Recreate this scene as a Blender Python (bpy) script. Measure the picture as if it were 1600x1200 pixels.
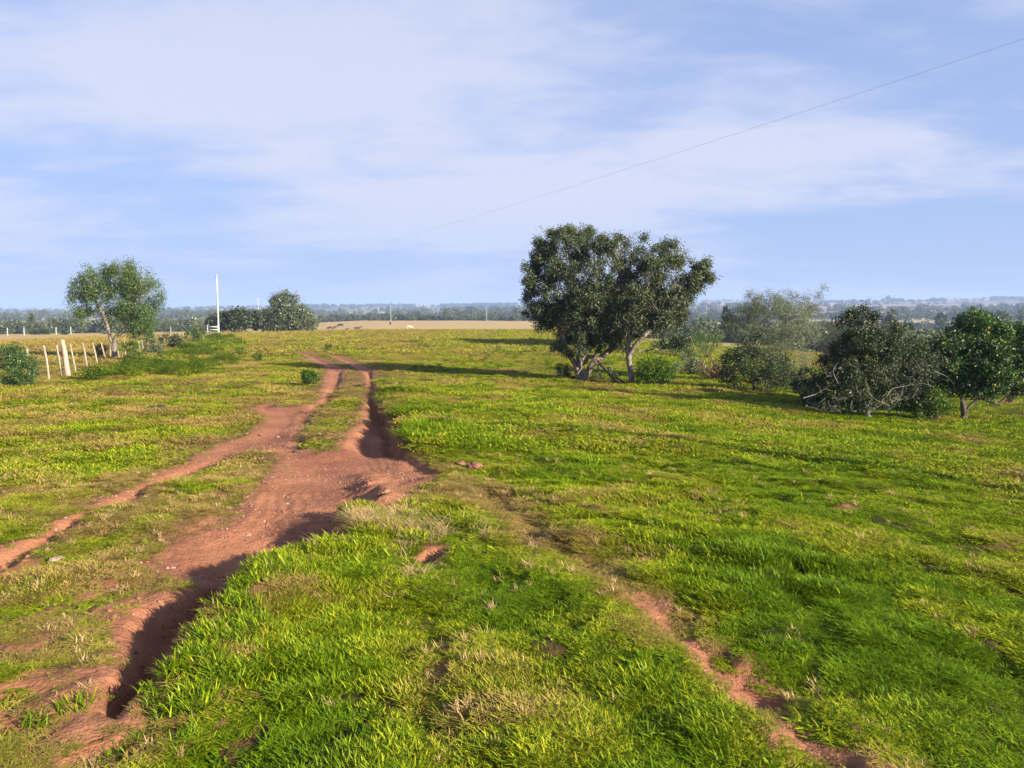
import bpy, math, random
import numpy as np
from mathutils import Vector, Matrix
from mathutils.kdtree import KDTree

R = math.radians
S = bpy.context.scene
COL = S.collection
for o in list(bpy.data.objects):
    bpy.data.objects.remove(o)

# ------------------------------------------------------------------ camera
EYE = 1.65
PITCH = R(5.8)
cam_d = bpy.data.cameras.new('camera')
cam_d.sensor_width = 36
cam_d.lens = 27.0
cam_d.clip_start = 0.05
cam_d.clip_end = 20000
cam = bpy.data.objects.new('camera', cam_d)
COL.objects.link(cam)
cam.location = (0, 0, EYE)
cam.rotation_euler = (R(90) - PITCH, 0, 0)
S.camera = cam

# ------------------------------------------------------------------ sun and sky
SUN_EL = R(18.5)
SUN_DIR = Vector((0.82, -0.57, 0)).normalized() * math.cos(SUN_EL) + Vector((0, 0, math.sin(SUN_EL)))
W = bpy.data.worlds.new('World')
S.world = W
W.use_nodes = True
nt = W.node_tree
nt.nodes.clear()


def N(nt, t, **kw):
    n = nt.nodes.new(t)
    for k, v in kw.items():
        if k.startswith('i_'):
            n.inputs[k[2:].replace('_', ' ')].default_value = v
        else:
            setattr(n, k, v)
    return n


def L(nt, a, b):
    nt.links.new(a, b)


def MATH(nt, op, a, b=None, clamp=False):
    n = nt.nodes.new('ShaderNodeMath')
    n.operation = op
    n.use_clamp = clamp
    for k, v in enumerate((a, b)):
        if v is None:
            continue
        if isinstance(v, (int, float)):
            n.inputs[k].default_value = v
        else:
            nt.links.new(v, n.inputs[k])
    return n.outputs[0]


def MIX(nt, f, a, b, mode='MIX'):
    n = nt.nodes.new('ShaderNodeMix')
    n.data_type = 'RGBA'
    n.blend_type = mode
    for idx, v in ((0, f), (6, a), (7, b)):
        if isinstance(v, (int, float)):
            n.inputs[idx].default_value = v
        elif isinstance(v, tuple):
            n.inputs[idx].default_value = v if len(v) == 4 else (*v, 1)
        else:
            nt.links.new(v, n.inputs[idx])
    return n.outputs[2]


def RAMP(nt, f, stops, interp='LINEAR'):
    n = nt.nodes.new('ShaderNodeValToRGB')
    n.color_ramp.interpolation = interp
    e = n.color_ramp.elements
    while len(e) < len(stops):
        e.new(0.5)
    for k, (p, c) in enumerate(stops):
        e[k].position = p
        e[k].color = (c, c, c, 1) if isinstance(c, (int, float)) else (*c, 1)
    nt.links.new(f, n.inputs[0])
    return n.outputs[0]


def MAPR(nt, v, a, b, c, d):
    n = nt.nodes.new('ShaderNodeMapRange')
    n.interpolation_type = 'SMOOTHSTEP'
    nt.links.new(v, n.inputs[0])
    for k, x in enumerate((a, b, c, d)):
        n.inputs[k + 1].default_value = x
    return n.outputs[0]


sky = N(nt, 'ShaderNodeTexSky', sky_type='NISHITA', sun_disc=False)
sky.sun_elevation = SUN_EL
sky.sun_rotation = math.atan2(SUN_DIR.x, SUN_DIR.y)
sky.air_density = 1.0
sky.dust_density = 0.3
sky.ozone_density = 3.0
tc = N(nt, 'ShaderNodeTexCoord')
sep = N(nt, 'ShaderNodeSeparateXYZ')
L(nt, tc.outputs['Generated'], sep.inputs[0])
up = MATH(nt, 'ADD', MATH(nt, 'MAXIMUM', sep.outputs[2], 0.0), 0.16)
px_ = MATH(nt, 'DIVIDE', sep.outputs[0], up)
py_ = MATH(nt, 'DIVIDE', sep.outputs[1], up)
cmb = N(nt, 'ShaderNodeCombineXYZ')
L(nt, px_, cmb.inputs[0])
L(nt, py_, cmb.inputs[1])


def world_noise(scale, detail, loc, scl, rough=0.5, dist=0.0):
    mp = N(nt, 'ShaderNodeMapping')
    mp.inputs['Location'].default_value = loc
    mp.inputs['Rotation'].default_value = (0, 0, R(12))
    mp.inputs['Scale'].default_value = scl
    L(nt, cmb.outputs[0], mp.inputs[0])
    n = N(nt, 'ShaderNodeTexNoise')
    n.inputs['Scale'].default_value = scale
    n.inputs['Detail'].default_value = detail
    n.inputs['Roughness'].default_value = rough
    n.inputs['Distortion'].default_value = dist
    L(nt, mp.outputs[0], n.inputs['Vector'])
    return n.outputs[0]


n1 = world_noise(0.62, 7, (3.1, 1.7, 0), (0.75, 1.0, 1), 0.5, 0.25)
n2 = world_noise(2.6, 6, (8.0, 2.0, 0), (0.8, 1.3, 1), 0.6, 0.3)
cl = MATH(nt, 'ADD', MATH(nt, 'MULTIPLY', n1, 0.75), MATH(nt, 'MULTIPLY', n2, 0.25))
cl = MAPR(nt, cl, 0.41, 0.57, 0.03, 0.90)
skyc = MIX(nt, 1.0, sky.outputs[0], (0.97, 0.98, 1.32), 'MULTIPLY')
# thin cloud sheet: its brightness follows the sky's own
# a thin veil: it is looked through slantwise near the horizon, so it is strongest there
path = MAPR(nt, sep.outputs[2], 0.0, 0.9, 0.85, 0.25)
veil = MIX(nt, path, skyc, (3.05, 4.05, 6.5))
clp = MATH(nt, 'MULTIPLY', cl, MAPR(nt, sep.outputs[2], 0.1, 0.9, 1.0, 0.45))
cloudc = MIX(nt, clp, veil, (5.25, 5.55, 6.9))
low = MAPR(nt, sep.outputs[2], 0.0, 0.16, 0.55, 0.0)
col = MIX(nt, low, cloudc, (3.5, 4.55, 6.8))
bg = N(nt, 'ShaderNodeBackground')
bg.inputs['Strength'].default_value = 0.05
L(nt, col, bg.inputs[0])
wo = N(nt, 'ShaderNodeOutputWorld')
L(nt, bg.outputs[0], wo.inputs[0])

sun_d = bpy.data.lights.new('sun', 'SUN')
sun_d.energy = 5.0
sun_d.angle = R(0.55)
sun_d.color = (1.0, 0.90, 0.74)
sun = bpy.data.objects.new('sun', sun_d)
COL.objects.link(sun)
sun.location = (20, -12, 30)
sun.rotation_euler = SUN_DIR.to_track_quat('Z', 'Y').to_euler()

S.view_settings.view_transform = 'Standard'
S.view_settings.look = 'None'
S.view_settings.gamma = 1.0
S.view_settings.exposure = 1.46
S.view_settings.use_curve_mapping = False
S.render.engine = 'CYCLES'
S.cycles.max_bounces = 5
S.cycles.diffuse_bounces = 2
S.cycles.glossy_bounces = 1
S.cycles.transmission_bounces = 3
S.cycles.volume_bounces = 0
S.cycles.transparent_max_bounces = 6
S.cycles.use_denoising = True
S.cycles.caustics_reflective = False
S.cycles.caustics_refractive = False

# ------------------------------------------------------------------ helpers
rng = np.random.default_rng(7)
random.seed(7)


def tag(o, label=None, cat=None, group=None, kind=None):
    if label: o['label'] = label
    if cat: o['category'] = cat
    if group: o['group'] = group
    if kind: o['kind'] = kind
    return o


def empty(name, loc=(0, 0, 0), rz=0.0):
    o = bpy.data.objects.new(name, None)
    o.empty_display_size = 0.2
    COL.objects.link(o)
    o.location = loc
    o.rotation_euler = (0, 0, rz)
    return o


def mesh_np(name, V, F, mat=None, attrs=None, smooth=False):
    """V (n,3); F an (m,k) array or a list of such arrays."""
    me = bpy.data.meshes.new(name)
    if not isinstance(F, (list, tuple)):
        F = [F]
    F = [np.asarray(f, dtype=np.int32) for f in F if len(f)]
    V = np.asarray(V, dtype=np.float32)
    me.vertices.add(len(V))
    me.vertices.foreach_set('co', V.ravel())
    loops = np.concatenate([f.ravel() for f in F])
    sizes = np.concatenate([np.full(len(f), f.shape[1], dtype=np.int32) for f in F])
    starts = np.concatenate([[0], np.cumsum(sizes)[:-1]]).astype(np.int32)
    me.loops.add(len(loops))
    me.loops.foreach_set('vertex_index', loops)
    me.polygons.add(len(sizes))
    me.polygons.foreach_set('loop_start', starts)
    me.update(calc_edges=True)
    if attrs:
        for k, a in attrs.items():
            at = me.attributes.new(k, 'FLOAT', 'POINT')
            at.data.foreach_set('value', np.asarray(a, dtype=np.float32).ravel())
    if smooth:
        me.polygons.foreach_set('use_smooth', np.ones(len(sizes), dtype=bool))
    if mat:
        me.materials.append(mat)
    return me


def obj(name, me, parent=None, loc=None):
    o = bpy.data.objects.new(name, me)
    COL.objects.link(o)
    if parent: o.parent = parent
    if loc is not None: o.location = loc
    return o


def _hash(ix, iy, seed):
    h = (ix.astype(np.int64) * 374761393 + iy.astype(np.int64) * 668265263 + seed * 974634777) & 0xffffffff
    h = ((h ^ (h >> 13)) * 1274126177) & 0xffffffff
    return ((h ^ (h >> 16)) & 0xffff) / 65535.0


def vnoise(x, y, seed=0):
    ix, iy = np.floor(x), np.floor(y)
    fx, fy = x - ix, y - iy
    fx = fx * fx * (3 - 2 * fx)
    fy = fy * fy * (3 - 2 * fy)
    ix = ix.astype(np.int64); iy = iy.astype(np.int64)
    a = _hash(ix, iy, seed); b = _hash(ix + 1, iy, seed)
    c = _hash(ix, iy + 1, seed); d = _hash(ix + 1, iy + 1, seed)
    return (a * (1 - fx) + b * fx) * (1 - fy) + (c * (1 - fx) + d * fx) * fy


def fbm(x, y, scale, octv=4, seed=0, gain=0.5):
    """0..1 noise, feature size = scale metres"""
    t = 0; amp = 1; tot = 0
    x = np.asarray(x, float) / scale; y = np.asarray(y, float) / scale
    for k in range(octv):
        t = t + amp * vnoise(x + 17.3 * k, y - 9.1 * k, seed + k)
        tot += amp
        amp *= gain
        x = x * 2.03; y = y * 2.03
    return t / tot


def sstep(a, b, x):
    t = np.clip((x - a) / (b - a), 0, 1)
    return t * t * (3 - 2 * t)


# ------------------------------------------------------------------ terrain
# heights relative to the eye along seven bearings (degrees right of ahead)
RR = np.array([0.01, 3, 6, 12, 20, 30, 45, 65, 90, 113, 150, 200, 260, 350, 450, 600, 900, 1500, 2400, 4500, 9000], float)
PROF = {
    -36: [-1.65, -1.74, -1.9, -2.22, -2.55, -2.72, -3.1, -3.4, -3.8, -4.4, -5.4, -6.1, -8.5, -11, -13, -15, -16, -17, -16, -18, -60],
    -22: [-1.65, -1.78, -1.95, -2.25, -2.5, -2.72, -3.1, -3.3, -3.45, -3.9, -5.0, -6.3, -8, -10, -11.5, -13, -14, -14, -11, -16, -60],
    -10: [-1.65, -1.74, -1.9, -2.20, -2.5, -2.75, -3.05, -3.2, -3.35, -3.5, -5.0, -6.6, -8, -8.2, -8.2, -10, -13, -13, -6, 0, -50],
    3: [-1.65, -1.70, -1.82, -2.12, -2.45, -2.86, -3.1, -3.3, -3.45, -3.6, -4.8, -6.8, -8.2, -9, -9, -11, -12, -6, 2, 4, -50],
    14: [-1.65, -1.70, -1.86, -2.20, -2.66, -3.0, -3.6, -4.4, -5.2, -5.9, -7.0, -8.6, -10, -11, -11, -12, -11, -5, 6, 14, -50],
    24: [-1.65, -1.74, -1.92, -2.28, -2.86, -3.25, -4.0, -4.9, -5.8, -6.6, -8.0, -9.5, -11, -12.5, -13, -13, -10, -4, 10, 16, -50],
    36: [-1.65, -1.78, -1.98, -2.36, -2.98, -3.5, -4.2, -5.2, -6.2, -7.0, -8.4, -10, -11.5, -13, -14, -14, -11, -4, 12, 22, -50],
}
_az = sorted(PROF)
AZ = np.array([-180] + _az + [180], float)
mid = [(a + b) / 2 for a, b in zip(PROF[-36], PROF[36])]
TAB = np.array([mid] + [PROF[a] for a in _az] + [mid]) + EYE


def zbase(x, y):
    x = np.asarray(x, float); y = np.asarray(y, float)
    r = np.hypot(x, y) + 1e-6
    az = np.degrees(np.arctan2(x, y))
    lr = np.log(np.maximum(r, 0.02) + 1.5)
    LR = np.log(RR + 1.5)
    i = np.clip(np.searchsorted(AZ, az) - 1, 0, len(AZ) - 2)
    t = (az - AZ[i]) / (AZ[i + 1] - AZ[i])
    t = t * t * (3 - 2 * t) * 0.5 + t * 0.5
    j = np.clip(np.searchsorted(LR, lr) - 1, 0, len(LR) - 2)
    s = np.clip((lr - LR[j]) / (LR[j + 1] - LR[j]), 0, 1)

    def cub(row):
        j0 = np.maximum(j - 1, 0); j3 = np.minimum(j + 2, len(LR) - 1)
        p0, p1, p2, p3 = TAB[row, j0], TAB[row, j], TAB[row, j + 1], TAB[row, j3]
        h = LR[j + 1] - LR[j]
        m1 = (p2 - p0) / (LR[j + 1] - LR[j0] + 1e-9) * h
        m2 = (p3 - p1) / (LR[j3] - LR[j] + 1e-9) * h
        return ((2 * s**3 - 3 * s**2 + 1) * p1 + (s**3 - 2 * s**2 + s) * m1
                + (-2 * s**3 + 3 * s**2) * p2 + (s**3 - s**2) * m2)
    z = cub(i) * (1 - t) + cub(i + 1) * t
    # the azimuth blend matters little close in
    return z


def ray(px, py):
    u = (px - 800) / 1200.0
    v = (600 - py) / 1200.0
    return np.array([u, math.cos(PITCH) + v * math.sin(PITCH), -math.sin(PITCH) + v * math.cos(PITCH)])


def P(px, py, tmax=6000):
    """point of the terrain behind a picture point"""
    d = ray(px, py)
    ts = np.exp(np.linspace(math.log(1.2), math.log(tmax), 1500))
    z = EYE + d[2] * ts
    below = z < zbase(d[0] * ts, d[1] * ts)
    k = int(np.argmax(below)) if below.any() else len(ts) - 1
    a, b = ts[max(k - 1, 0)], ts[k]
    for _ in range(18):
        m = (a + b) / 2
        if EYE + d[2] * m < float(zbase(d[0] * m, d[1] * m)): b = m
        else: a = m
    return np.array([d[0] * b, d[1] * b, EYE + d[2] * b])


def PY(px, py, Y):
    """point of the sight line at forward distance Y"""
    d = ray(px, py)
    return d / d[1] * Y + np.array([0, 0, EYE])


def PL(pts):
    return np.array([P(a, b)[:2] for a, b in pts])


TRACK = PL([(0, 857), (56, 835), (112, 809), (169, 775), (210, 760), (289, 719), (330, 696), (375, 679), (412, 657),
            (397, 647), (386, 632), (400, 632), (435, 625), (437, 640), (469, 639), (493, 623), (504, 604), (507, 584),
            (512, 577), (498, 568), (476, 556), (462, 549), (476, 548), (497, 556), (520, 566), (537, 578), (533, 601),
            (517, 628), (493, 649), (483, 673), (480, 697), (499, 708), (525, 703), (528, 681), (549, 668), (563, 641),
            (571, 601), (566, 583), (543, 568), (520, 558), (500, 551), (514, 552), (545, 560), (583, 580), (591, 609),
            (594, 633), (612, 655), (632, 689), (650, 711), (668, 722), (690, 733), (684, 746), (660, 752), (645, 764), (630, 778), (622, 796), (575, 802), (535, 799), (540, 830), (545, 858), (502, 861), (457, 868),
            (412, 894), (375, 928), (337, 962), (314, 984), (298, 1014), (270, 1056), (236, 1086), (206, 1122), (180, 1150),
            (150, 1125), (140, 1080), (165, 1050), (165, 1020), (160, 985), (170, 958), (235, 940), (280, 932), (312, 917),
            (232, 899), (217, 880), (240, 865), (285, 842), (330, 831), (352, 809), (371, 790), (390, 767), (416, 749),
            (431, 730), (427, 707), (405, 702), (375, 711), (337, 724), (292, 741), (240, 767), (202, 786), (150, 805),
            (101, 835), (64, 861), (0, 893), (-120, 950), (-120, 910)])
FAR_RUT = PL([(410, 541), (411, 533), (416, 526), (423, 526), (420, 533), (418, 541), (416, 545)])
FAR_RUT2 = PL([(436, 540), (430, 533), (432, 529), (438, 534), (443, 541)])
HOLE = PL([(630, 877), (662, 858), (690, 855), (712, 854), (713, 868), (690, 882), (652, 892)])
BARE = [PL([(225, 745), (232, 732), (262, 730), (300, 725), (290, 742), (258, 748)]),
        PL([(1300, 806), (1296, 798), (1330, 797), (1345, 805), (1325, 811)]),
        PL([(105, 1069), (150, 1060), (190, 1068), (180, 1082), (120, 1082)])]


def poly_sd(x, y, poly):
    """signed distance, positive inside"""
    x = np.asarray(x, float); y = np.asarray(y, float)
    d = np.full(x.shape, 1e9)
    inside = np.zeros(x.shape, bool)
    n = len(poly)
    for k in range(n):
        ax, ay = poly[k]; bx, by = poly[(k + 1) % n]
        ex, ey = bx - ax, by - ay
        wx, wy = x - ax, y - ay
        t = np.clip((wx * ex + wy * ey) / (ex * ex + ey * ey + 1e-12), 0, 1)
        d = np.minimum(d, (wx - t * ex)**2 + (wy - t * ey)**2)
        if by != ay:
            c = ((ay > y) != (by > y)) & (x < (bx - ax) * (y - ay) / (by - ay) + ax)
            inside ^= c
    return np.where(inside, 1, -1) * np.sqrt(d)


def line_d(x, y, pts):
    x = np.asarray(x, float); y = np.asarray(y, float)
    d = np.full(x.shape, 1e9)
    for k in range(len(pts) - 1):
        ax, ay = pts[k]; bx, by = pts[k + 1]
        ex, ey = bx - ax, by - ay
        wx, wy = x - ax, y - ay
        t = np.clip((wx * ex + wy * ey) / (ex * ex + ey * ey + 1e-12), 0, 1)
        d = np.minimum(d, (wx - t * ex)**2 + (wy - t * ey)**2)
    return np.sqrt(d)


TRAIL1 = PL([(735, 750), (800, 795), (850, 830), (950, 900), (1050, 960), (1100, 1005), (1190, 1075), (1290, 1170), (1400, 1290)])
TRAIL2 = PL([(600, 820), (640, 890), (672, 960), (700, 1040), (735, 1130), (760, 1250)])
MOUND = PL([(578, 738), (585, 765), (610, 782), (560, 805), (560, 840)])
DEEP1 = PL([(604, 625), (612, 660), (622, 690)])
DEEP2 = PL([(530, 840), (430, 890), (340, 960), (280, 1040), (215, 1110)])
RIM = PL([(618, 600), (645, 640), (662, 680), (690, 698)])
RIM2 = PL([(570, 850), (500, 880), (420, 925), (350, 1000), (300, 1070)])
RE1 = PL([(537, 578), (533, 601), (517, 628), (493, 649), (483, 673), (480, 697)])
RE2 = PL([(583, 580), (591, 609), (594, 633), (612, 655), (632, 689), (650, 711), (690, 733)])
RE3 = PL([(560, 740), (540, 790), (540, 830), (457, 868), (412, 894), (375, 928), (337, 962), (314, 984), (298, 1014), (270, 1056), (236, 1086), (206, 1122)])
RE4 = PL([(427, 705), (375, 711), (337, 724), (292, 741), (240, 767), (202, 786), (150, 805), (101, 835), (64, 861), (0, 893)])
MATURE = PL([(560, 830), (520, 850)])


def track_sd(x, y):
    x = np.asarray(x, float); y = np.asarray(y, float)
    out = np.full(x.shape, -9.0)
    m = (y > 2) & (y < 60) & (np.abs(x) < 16)
    if m.any():
        s = poly_sd(x[m], y[m], TRACK)
        wob = (fbm(x[m], y[m], 0.5, 3, 5) - 0.5) * 0.30
        sc = sstep(40, 15, y[m]) * 0.7 + 0.3
        out[m] = s + wob * sc
    m2 = (y > 60) & (y < 125) & (np.abs(x) < 60)
    if m2.any():
        s = np.maximum(poly_sd(x[m2], y[m2], FAR_RUT), poly_sd(x[m2], y[m2], FAR_RUT2))
        out[m2] = np.maximum(out[m2], s + (fbm(x[m2], y[m2], 1.5, 3, 5) - 0.5) * 0.8)
    return out


def small_sd(x, y):
    x = np.asarray(x, float); y = np.asarray(y, float)
    out = np.full(x.shape, -9.0)
    m = (y > 1.5) & (y < 25) & (np.abs(x) < 12)
    if m.any():
        s = poly_sd(x[m], y[m], HOLE)
        for b in BARE:
            s = np.maximum(s, poly_sd(x[m], y[m], b))
        out[m] = s + (fbm(x[m], y[m], 0.25, 3, 8) - 0.5) * 0.16
    return out


def near(x, y, rmax):
    return np.hypot(x, y) < rmax


def fields(x, y):
    """dirt, dry, lush in 0..1 for world points"""
    x = np.asarray(x, float); y = np.asarray(y, float)
    r = np.hypot(x, y)
    sd = track_sd(x, y)
    dirt = sstep(-0.07, 0.08, sd)
    dirt = np.maximum(dirt, sstep(-0.04, 0.05, small_sd(x, y)))
    m = near(x, y, 14)
    d1 = np.full(x.shape, 9.0); d2 = np.full(x.shape, 9.0)
    if m.any():
        d1[m] = line_d(x[m], y[m], TRAIL1)
        d2[m] = line_d(x[m], y[m], TRAIL2)
    nz = fbm(x, y, 0.35, 4, 21)
    nb = fbm(x, y, 1.6, 4, 33)
    t1 = np.exp(-(d1 / 0.21)**2) * (0.15 + sstep(0.42, 0.60, nz) * (0.28 + 0.72 * sstep(5.6, 3.8, r)))
    t2 = np.exp(-(d2 / 0.22)**2) * sstep(0.42, 0.62, nz) * 0.55
    dirt = np.maximum(dirt, np.maximum(t1, t2))
    ll = sstep(-0.7, -1.3, x) * sstep(6.0, 4.8, y) * sstep(2.5, 3.2, y)
    dirt = np.maximum(dirt, 0.75 * ll * sstep(0.52, 0.64, fbm(x, y, 0.55, 4, 27)))
    # bare scuffs left of the track
    sc = sstep(-0.9, 0.0, sd) * sstep(0.56, 0.68, nz) * 0.8
    dirt = np.maximum(dirt, sc)
    # ---- dryness
    dry = 0.10 + 0.55 * sstep(0.40, 0.68, nb) * 0.8
    dry += 0.34 * sstep(-0.75, 0.0, sd)
    dry += 0.85 * np.exp(-(d1 / 0.34)**2) + 0.22 * np.exp(-(d2 / 0.34)**2)
    left = sstep(0.5, -2.0, x + 0.1 * y)
    dry += 0.22 * left
    lowleft = sstep(-0.9, -1.7, x) * sstep(5.8, 4.2, y) * sstep(1.9, 2.9, y)
    dry += 0.16 * lowleft
    dry += 0.20 * sstep(14, 30, y) * sstep(9, 2, x)
    dry += 0.12 * sstep(10, 17, y)
    dry += 0.22 * sstep(50, 110, y)
    dry += 0.30 * sstep(105, 135, y) + 0.1 * fbm(x, y, 40, 3, 3)
    beyond_fence = sstep(0, 4, -(x + 13.8 + (y - 27) * 0.315)) * sstep(24, 34, y)
    dry += 0.6 * beyond_fence * sstep(26, 45, y)
    dry = dry * (0.35 + 0.75 * sstep(0.3, 0.7, fbm(x, y, 0.9, 3, 44)) + 0.45 * sstep(0.35, 0.7, fbm(x, y, 0.22, 2, 45)))
    # patches on the low land to the right
    rp = sstep(8, 14, x - 0.18 * y) * sstep(26, 40, y)
    dry = dry * (1 - rp) + rp * (0.25 + 0.75 * sstep(0.42, 0.6, fbm(x, y, 9 + 0 * x, 4, 55)))
    # ---- lushness
    lush = 0.25 + 0.5 * sstep(0.45, 0.65, fbm(x, y, 1.1, 4, 66))
    bank = sstep(0.9, 0.3, np.abs(sd + 0.85)) * sstep(-1.9, -1.2, x) * sstep(5.5, 4.5, y)
    lush += 0.45 * bank
    blc = np.exp(-((x + 0.55)**2 / 0.9 + (y - 2.7)**2 / 0.9))
    lush += 0.9 * blc; dry -= 0.4 * blc
    br = np.exp(-((x - 2.2)**2 / 3.2 + (y - 4.7)**2 / 1.6))
    lush += 0.55 * br; dry -= 0.35 * br
    md = np.exp(-((x - 0.3)**2 / 0.8 + (y - 5.6)**2 / 2.2))
    lush += 0.2 * md
    rim = np.full(x.shape, 9.0)
    if m.any():
        rim[m] = line_d(x[m], y[m], RIM)
    lush += 0.8 * np.exp(-(rim / 0.5)**2)
    lush -= 1.0 * np.exp(-(d1 / 0.33)**2) + 0.5 * np.exp(-(d2 / 0.3)**2)
    return np.clip(dirt, 0, 1), np.clip(dry, 0, 1), np.clip(lush, 0, 1.3), sd


def height(x, y, sd=None):
    x = np.asarray(x, float); y = np.asarray(y, float)
    r = np.hypot(x, y)
    z = zbase(x, y)
    nr = sstep(70, 25, r)
    z = z + (fbm(x, y, 3.0, 3, 11) - 0.5) * 0.16 * nr
    if sd is None: sd = track_sd(x, y)
    off = 0.12 + 0.88 * sstep(0.15, -0.25, sd)
    z = z + (fbm(x, y, 0.6, 3, 12) - 0.5) * 0.16 * sstep(60, 25, r) * off
    z = z + (fbm(x, y, 0.20, 2, 18) - 0.5) * 0.065 * sstep(14, 7, r) * off
    z = z + (fbm(x, y, 0.05, 2, 19) - 0.5) * 0.010 * sstep(9, 5, r)
    z = z + (fbm(x, y, 90, 4, 13) - 0.5) * 3.0 * sstep(140, 500, r) + (fbm(x, y, 420, 4, 14) - 0.5) * 14 * sstep(600, 2000, r)
    if sd is None: sd = track_sd(x, y)
    m = near(x, y, 60)
    if m.any():
        xm, ym, s = x[m], y[m], sd[m]
        dd1 = line_d(xm, ym, DEEP1); dd2 = line_d(xm, ym, DEEP2); rm = line_d(xm, ym, RIM)
        rm2 = line_d(xm, ym, RIM2); mo = line_d(xm, ym, MOUND)
        D = 0.075 + 0.27 * np.exp(-(dd1 / 0.8)**2) + 0.20 * np.exp(-(dd2 / 0.6)**2)
        far = sstep(14, 24, ym)
        D = D + 0.03 * far
        re = np.minimum(np.minimum(line_d(xm, ym, RE1), line_d(xm, ym, RE2)), np.minimum(line_d(xm, ym, RE3), line_d(xm, ym, RE4)))
        w = 0.13 + 0.06 * far + 0.55 * sstep(0.12, 0.45, re)
        dz = -D * sstep(-0.03, 1, s / w)
        dz = dz + 0.16 * np.exp(-(rm / 0.8)**2) * sstep(0.10, -0.12, s)
        dz = dz + 0.12 * np.exp(-(rm2 / 0.45)**2) * sstep(0.08, -0.1, s)
        dz = dz + 0.09 * np.exp(-(mo / 0.22)**2) * (0.5 + fbm(xm, ym, 0.3, 3, 9))
        dz = dz + 0.018 * (fbm(xm, ym, 0.12, 3, 15) - 0.5) * sstep(16, 6, ym)
        gr = sstep(0.05, 0.2, s) * sstep(18, 9, ym) * sstep(0.4, 0.6, fbm(xm, ym, 0.9, 2, 16))
        dz = dz + 0.004 * np.sin(s * 48.0) * gr + 0.008 * np.sin(s * 13.0) * gr
        hs = poly_sd(xm, ym, HOLE)
        dz = dz - 0.10 * sstep(0.0, 0.12, hs)
        t1 = line_d(xm, ym, TRAIL1)
        dz = dz - 0.05 * np.exp(-(t1 / 0.18)**2)
        z = z.copy()
        z[m] = z[m] + dz
    return z


def gz(x, y):
    return float(height(np.array([x]), np.array([y]))[0])


# ------------------------------------------------------------------ materials
def new_mat(name):
    m = bpy.data.materials.new(name)
    m.use_nodes = True
    m.node_tree.nodes.clear()
    return m, m.node_tree


def out(nt, sh):
    o = N(nt, 'ShaderNodeOutputMaterial')
    L(nt, sh, o.inputs[0])


def principled(nt, colr, rough=0.8, spec=0.3, normal=None, metallic=0.0):
    b = N(nt, 'ShaderNodeBsdfPrincipled')
    if isinstance(colr, tuple): b.inputs['Base Color'].default_value = (*colr, 1)
    else: L(nt, colr, b.inputs['Base Color'])
    if isinstance(rough, (int, float)): b.inputs['Roughness'].default_value = rough
    else: L(nt, rough, b.inputs['Roughness'])
    b.inputs['Specular IOR Level'].default_value = spec
    b.inputs['Metallic'].default_value = metallic
    if normal is not None: L(nt, normal, b.inputs['Normal'])
    return b.outputs[0]


def NOISE(nt, vec, scale, detail=4, rough=0.55):
    n = N(nt, 'ShaderNodeTexNoise')
    n.inputs['Scale'].default_value = scale
    n.inputs['Detail'].default_value = detail
    n.inputs['Roughness'].default_value = rough
    if vec is not None: L(nt, vec, n.inputs['Vector'])
    return n.outputs[0]


SOIL = (0.38, 0.168, 0.086)
SOIL_DARK = (0.23, 0.088, 0.048)
GREEN = (0.085, 0.190, 0.002)
GREEN_DEEP = (0.007, 0.028, 0.001)
YELLOW = (0.40, 0.43, 0.014)
STRAW = (0.48, 0.33, 0.095)
TAN = (0.46, 0.30, 0.14)

gm, g = new_mat('ground')
geo = N(g, 'ShaderNodeNewGeometry')
pos = geo.outputs['Position']
a_dirt = N(g, 'ShaderNodeAttribute', attribute_name='dirt').outputs['Fac']
a_dry = N(g, 'ShaderNodeAttribute', attribute_name='dry').outputs['Fac']
a_far = N(g, 'ShaderNodeAttribute', attribute_name='far').outputs['Fac']
nA = NOISE(g, pos, 1.1, 6, 0.6)
nB = NOISE(g, pos, 9.0, 5, 0.65)
nC = NOISE(g, pos, 55.0, 4, 0.6)
nD = NOISE(g, pos, 0.045, 6, 0.6)
soil = MIX(g, RAMP(g, nA, [(0.3, 0.0), (0.7, 1.0)]), SOIL_DARK, SOIL)
soil = MIX(g, MATH(g, 'MULTIPLY', RAMP(g, nB, [(0.45, 0.0), (0.75, 1.0)]), 0.45), soil, (0.42, 0.19, 0.11))
soil = MIX(g, MATH(g, 'MULTIPLY', RAMP(g, nC, [(0.5, 0.0), (0.72, 1.0)]), 0.35), soil, (0.28, 0.12, 0.07))
thatch_shade = MIX(g, a_dry, (0.018, 0.024, 0.004), (0.16, 0.095, 0.038))  # thatch colour, its green end blackened to paint in shade between the tufts
grassfar = MIX(g, MATH(g, 'ADD', a_dry, MATH(g, 'MULTIPLY', MATH(g, 'SUBTRACT', nA, 0.5), 0.7), clamp=True), (0.10, 0.16, 0.01), (0.42, 0.36, 0.05))
grassfar = MIX(g, RAMP(g, nD, [(0.40, 0.0), (0.62, 0.35)]), grassfar, (0.16, 0.17, 0.04))
vfar = MAPR(g, a_far, 0.5, 1.0, 0.0, 1.0)
tanf = MIX(g, RAMP(g, NOISE(g, pos, 0.02, 5), [(0.4, 0.0), (0.6, 1.0)]), TAN, (0.42, 0.31, 0.11))
a_hill = N(g, 'ShaderNodeAttribute', attribute_name='hill').outputs['Fac']
a_tan = N(g, 'ShaderNodeAttribute', attribute_name='tanf').outputs['Fac']
grassfar = MIX(g, a_tan, grassfar, tanf)
scrub = MIX(g, RAMP(g, NOISE(g, pos, 0.012, 6, 0.65), [(0.42, 0.0), (0.60, 1.0)]), (0.09, 0.10, 0.045), (0.26, 0.22, 0.12))
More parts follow.
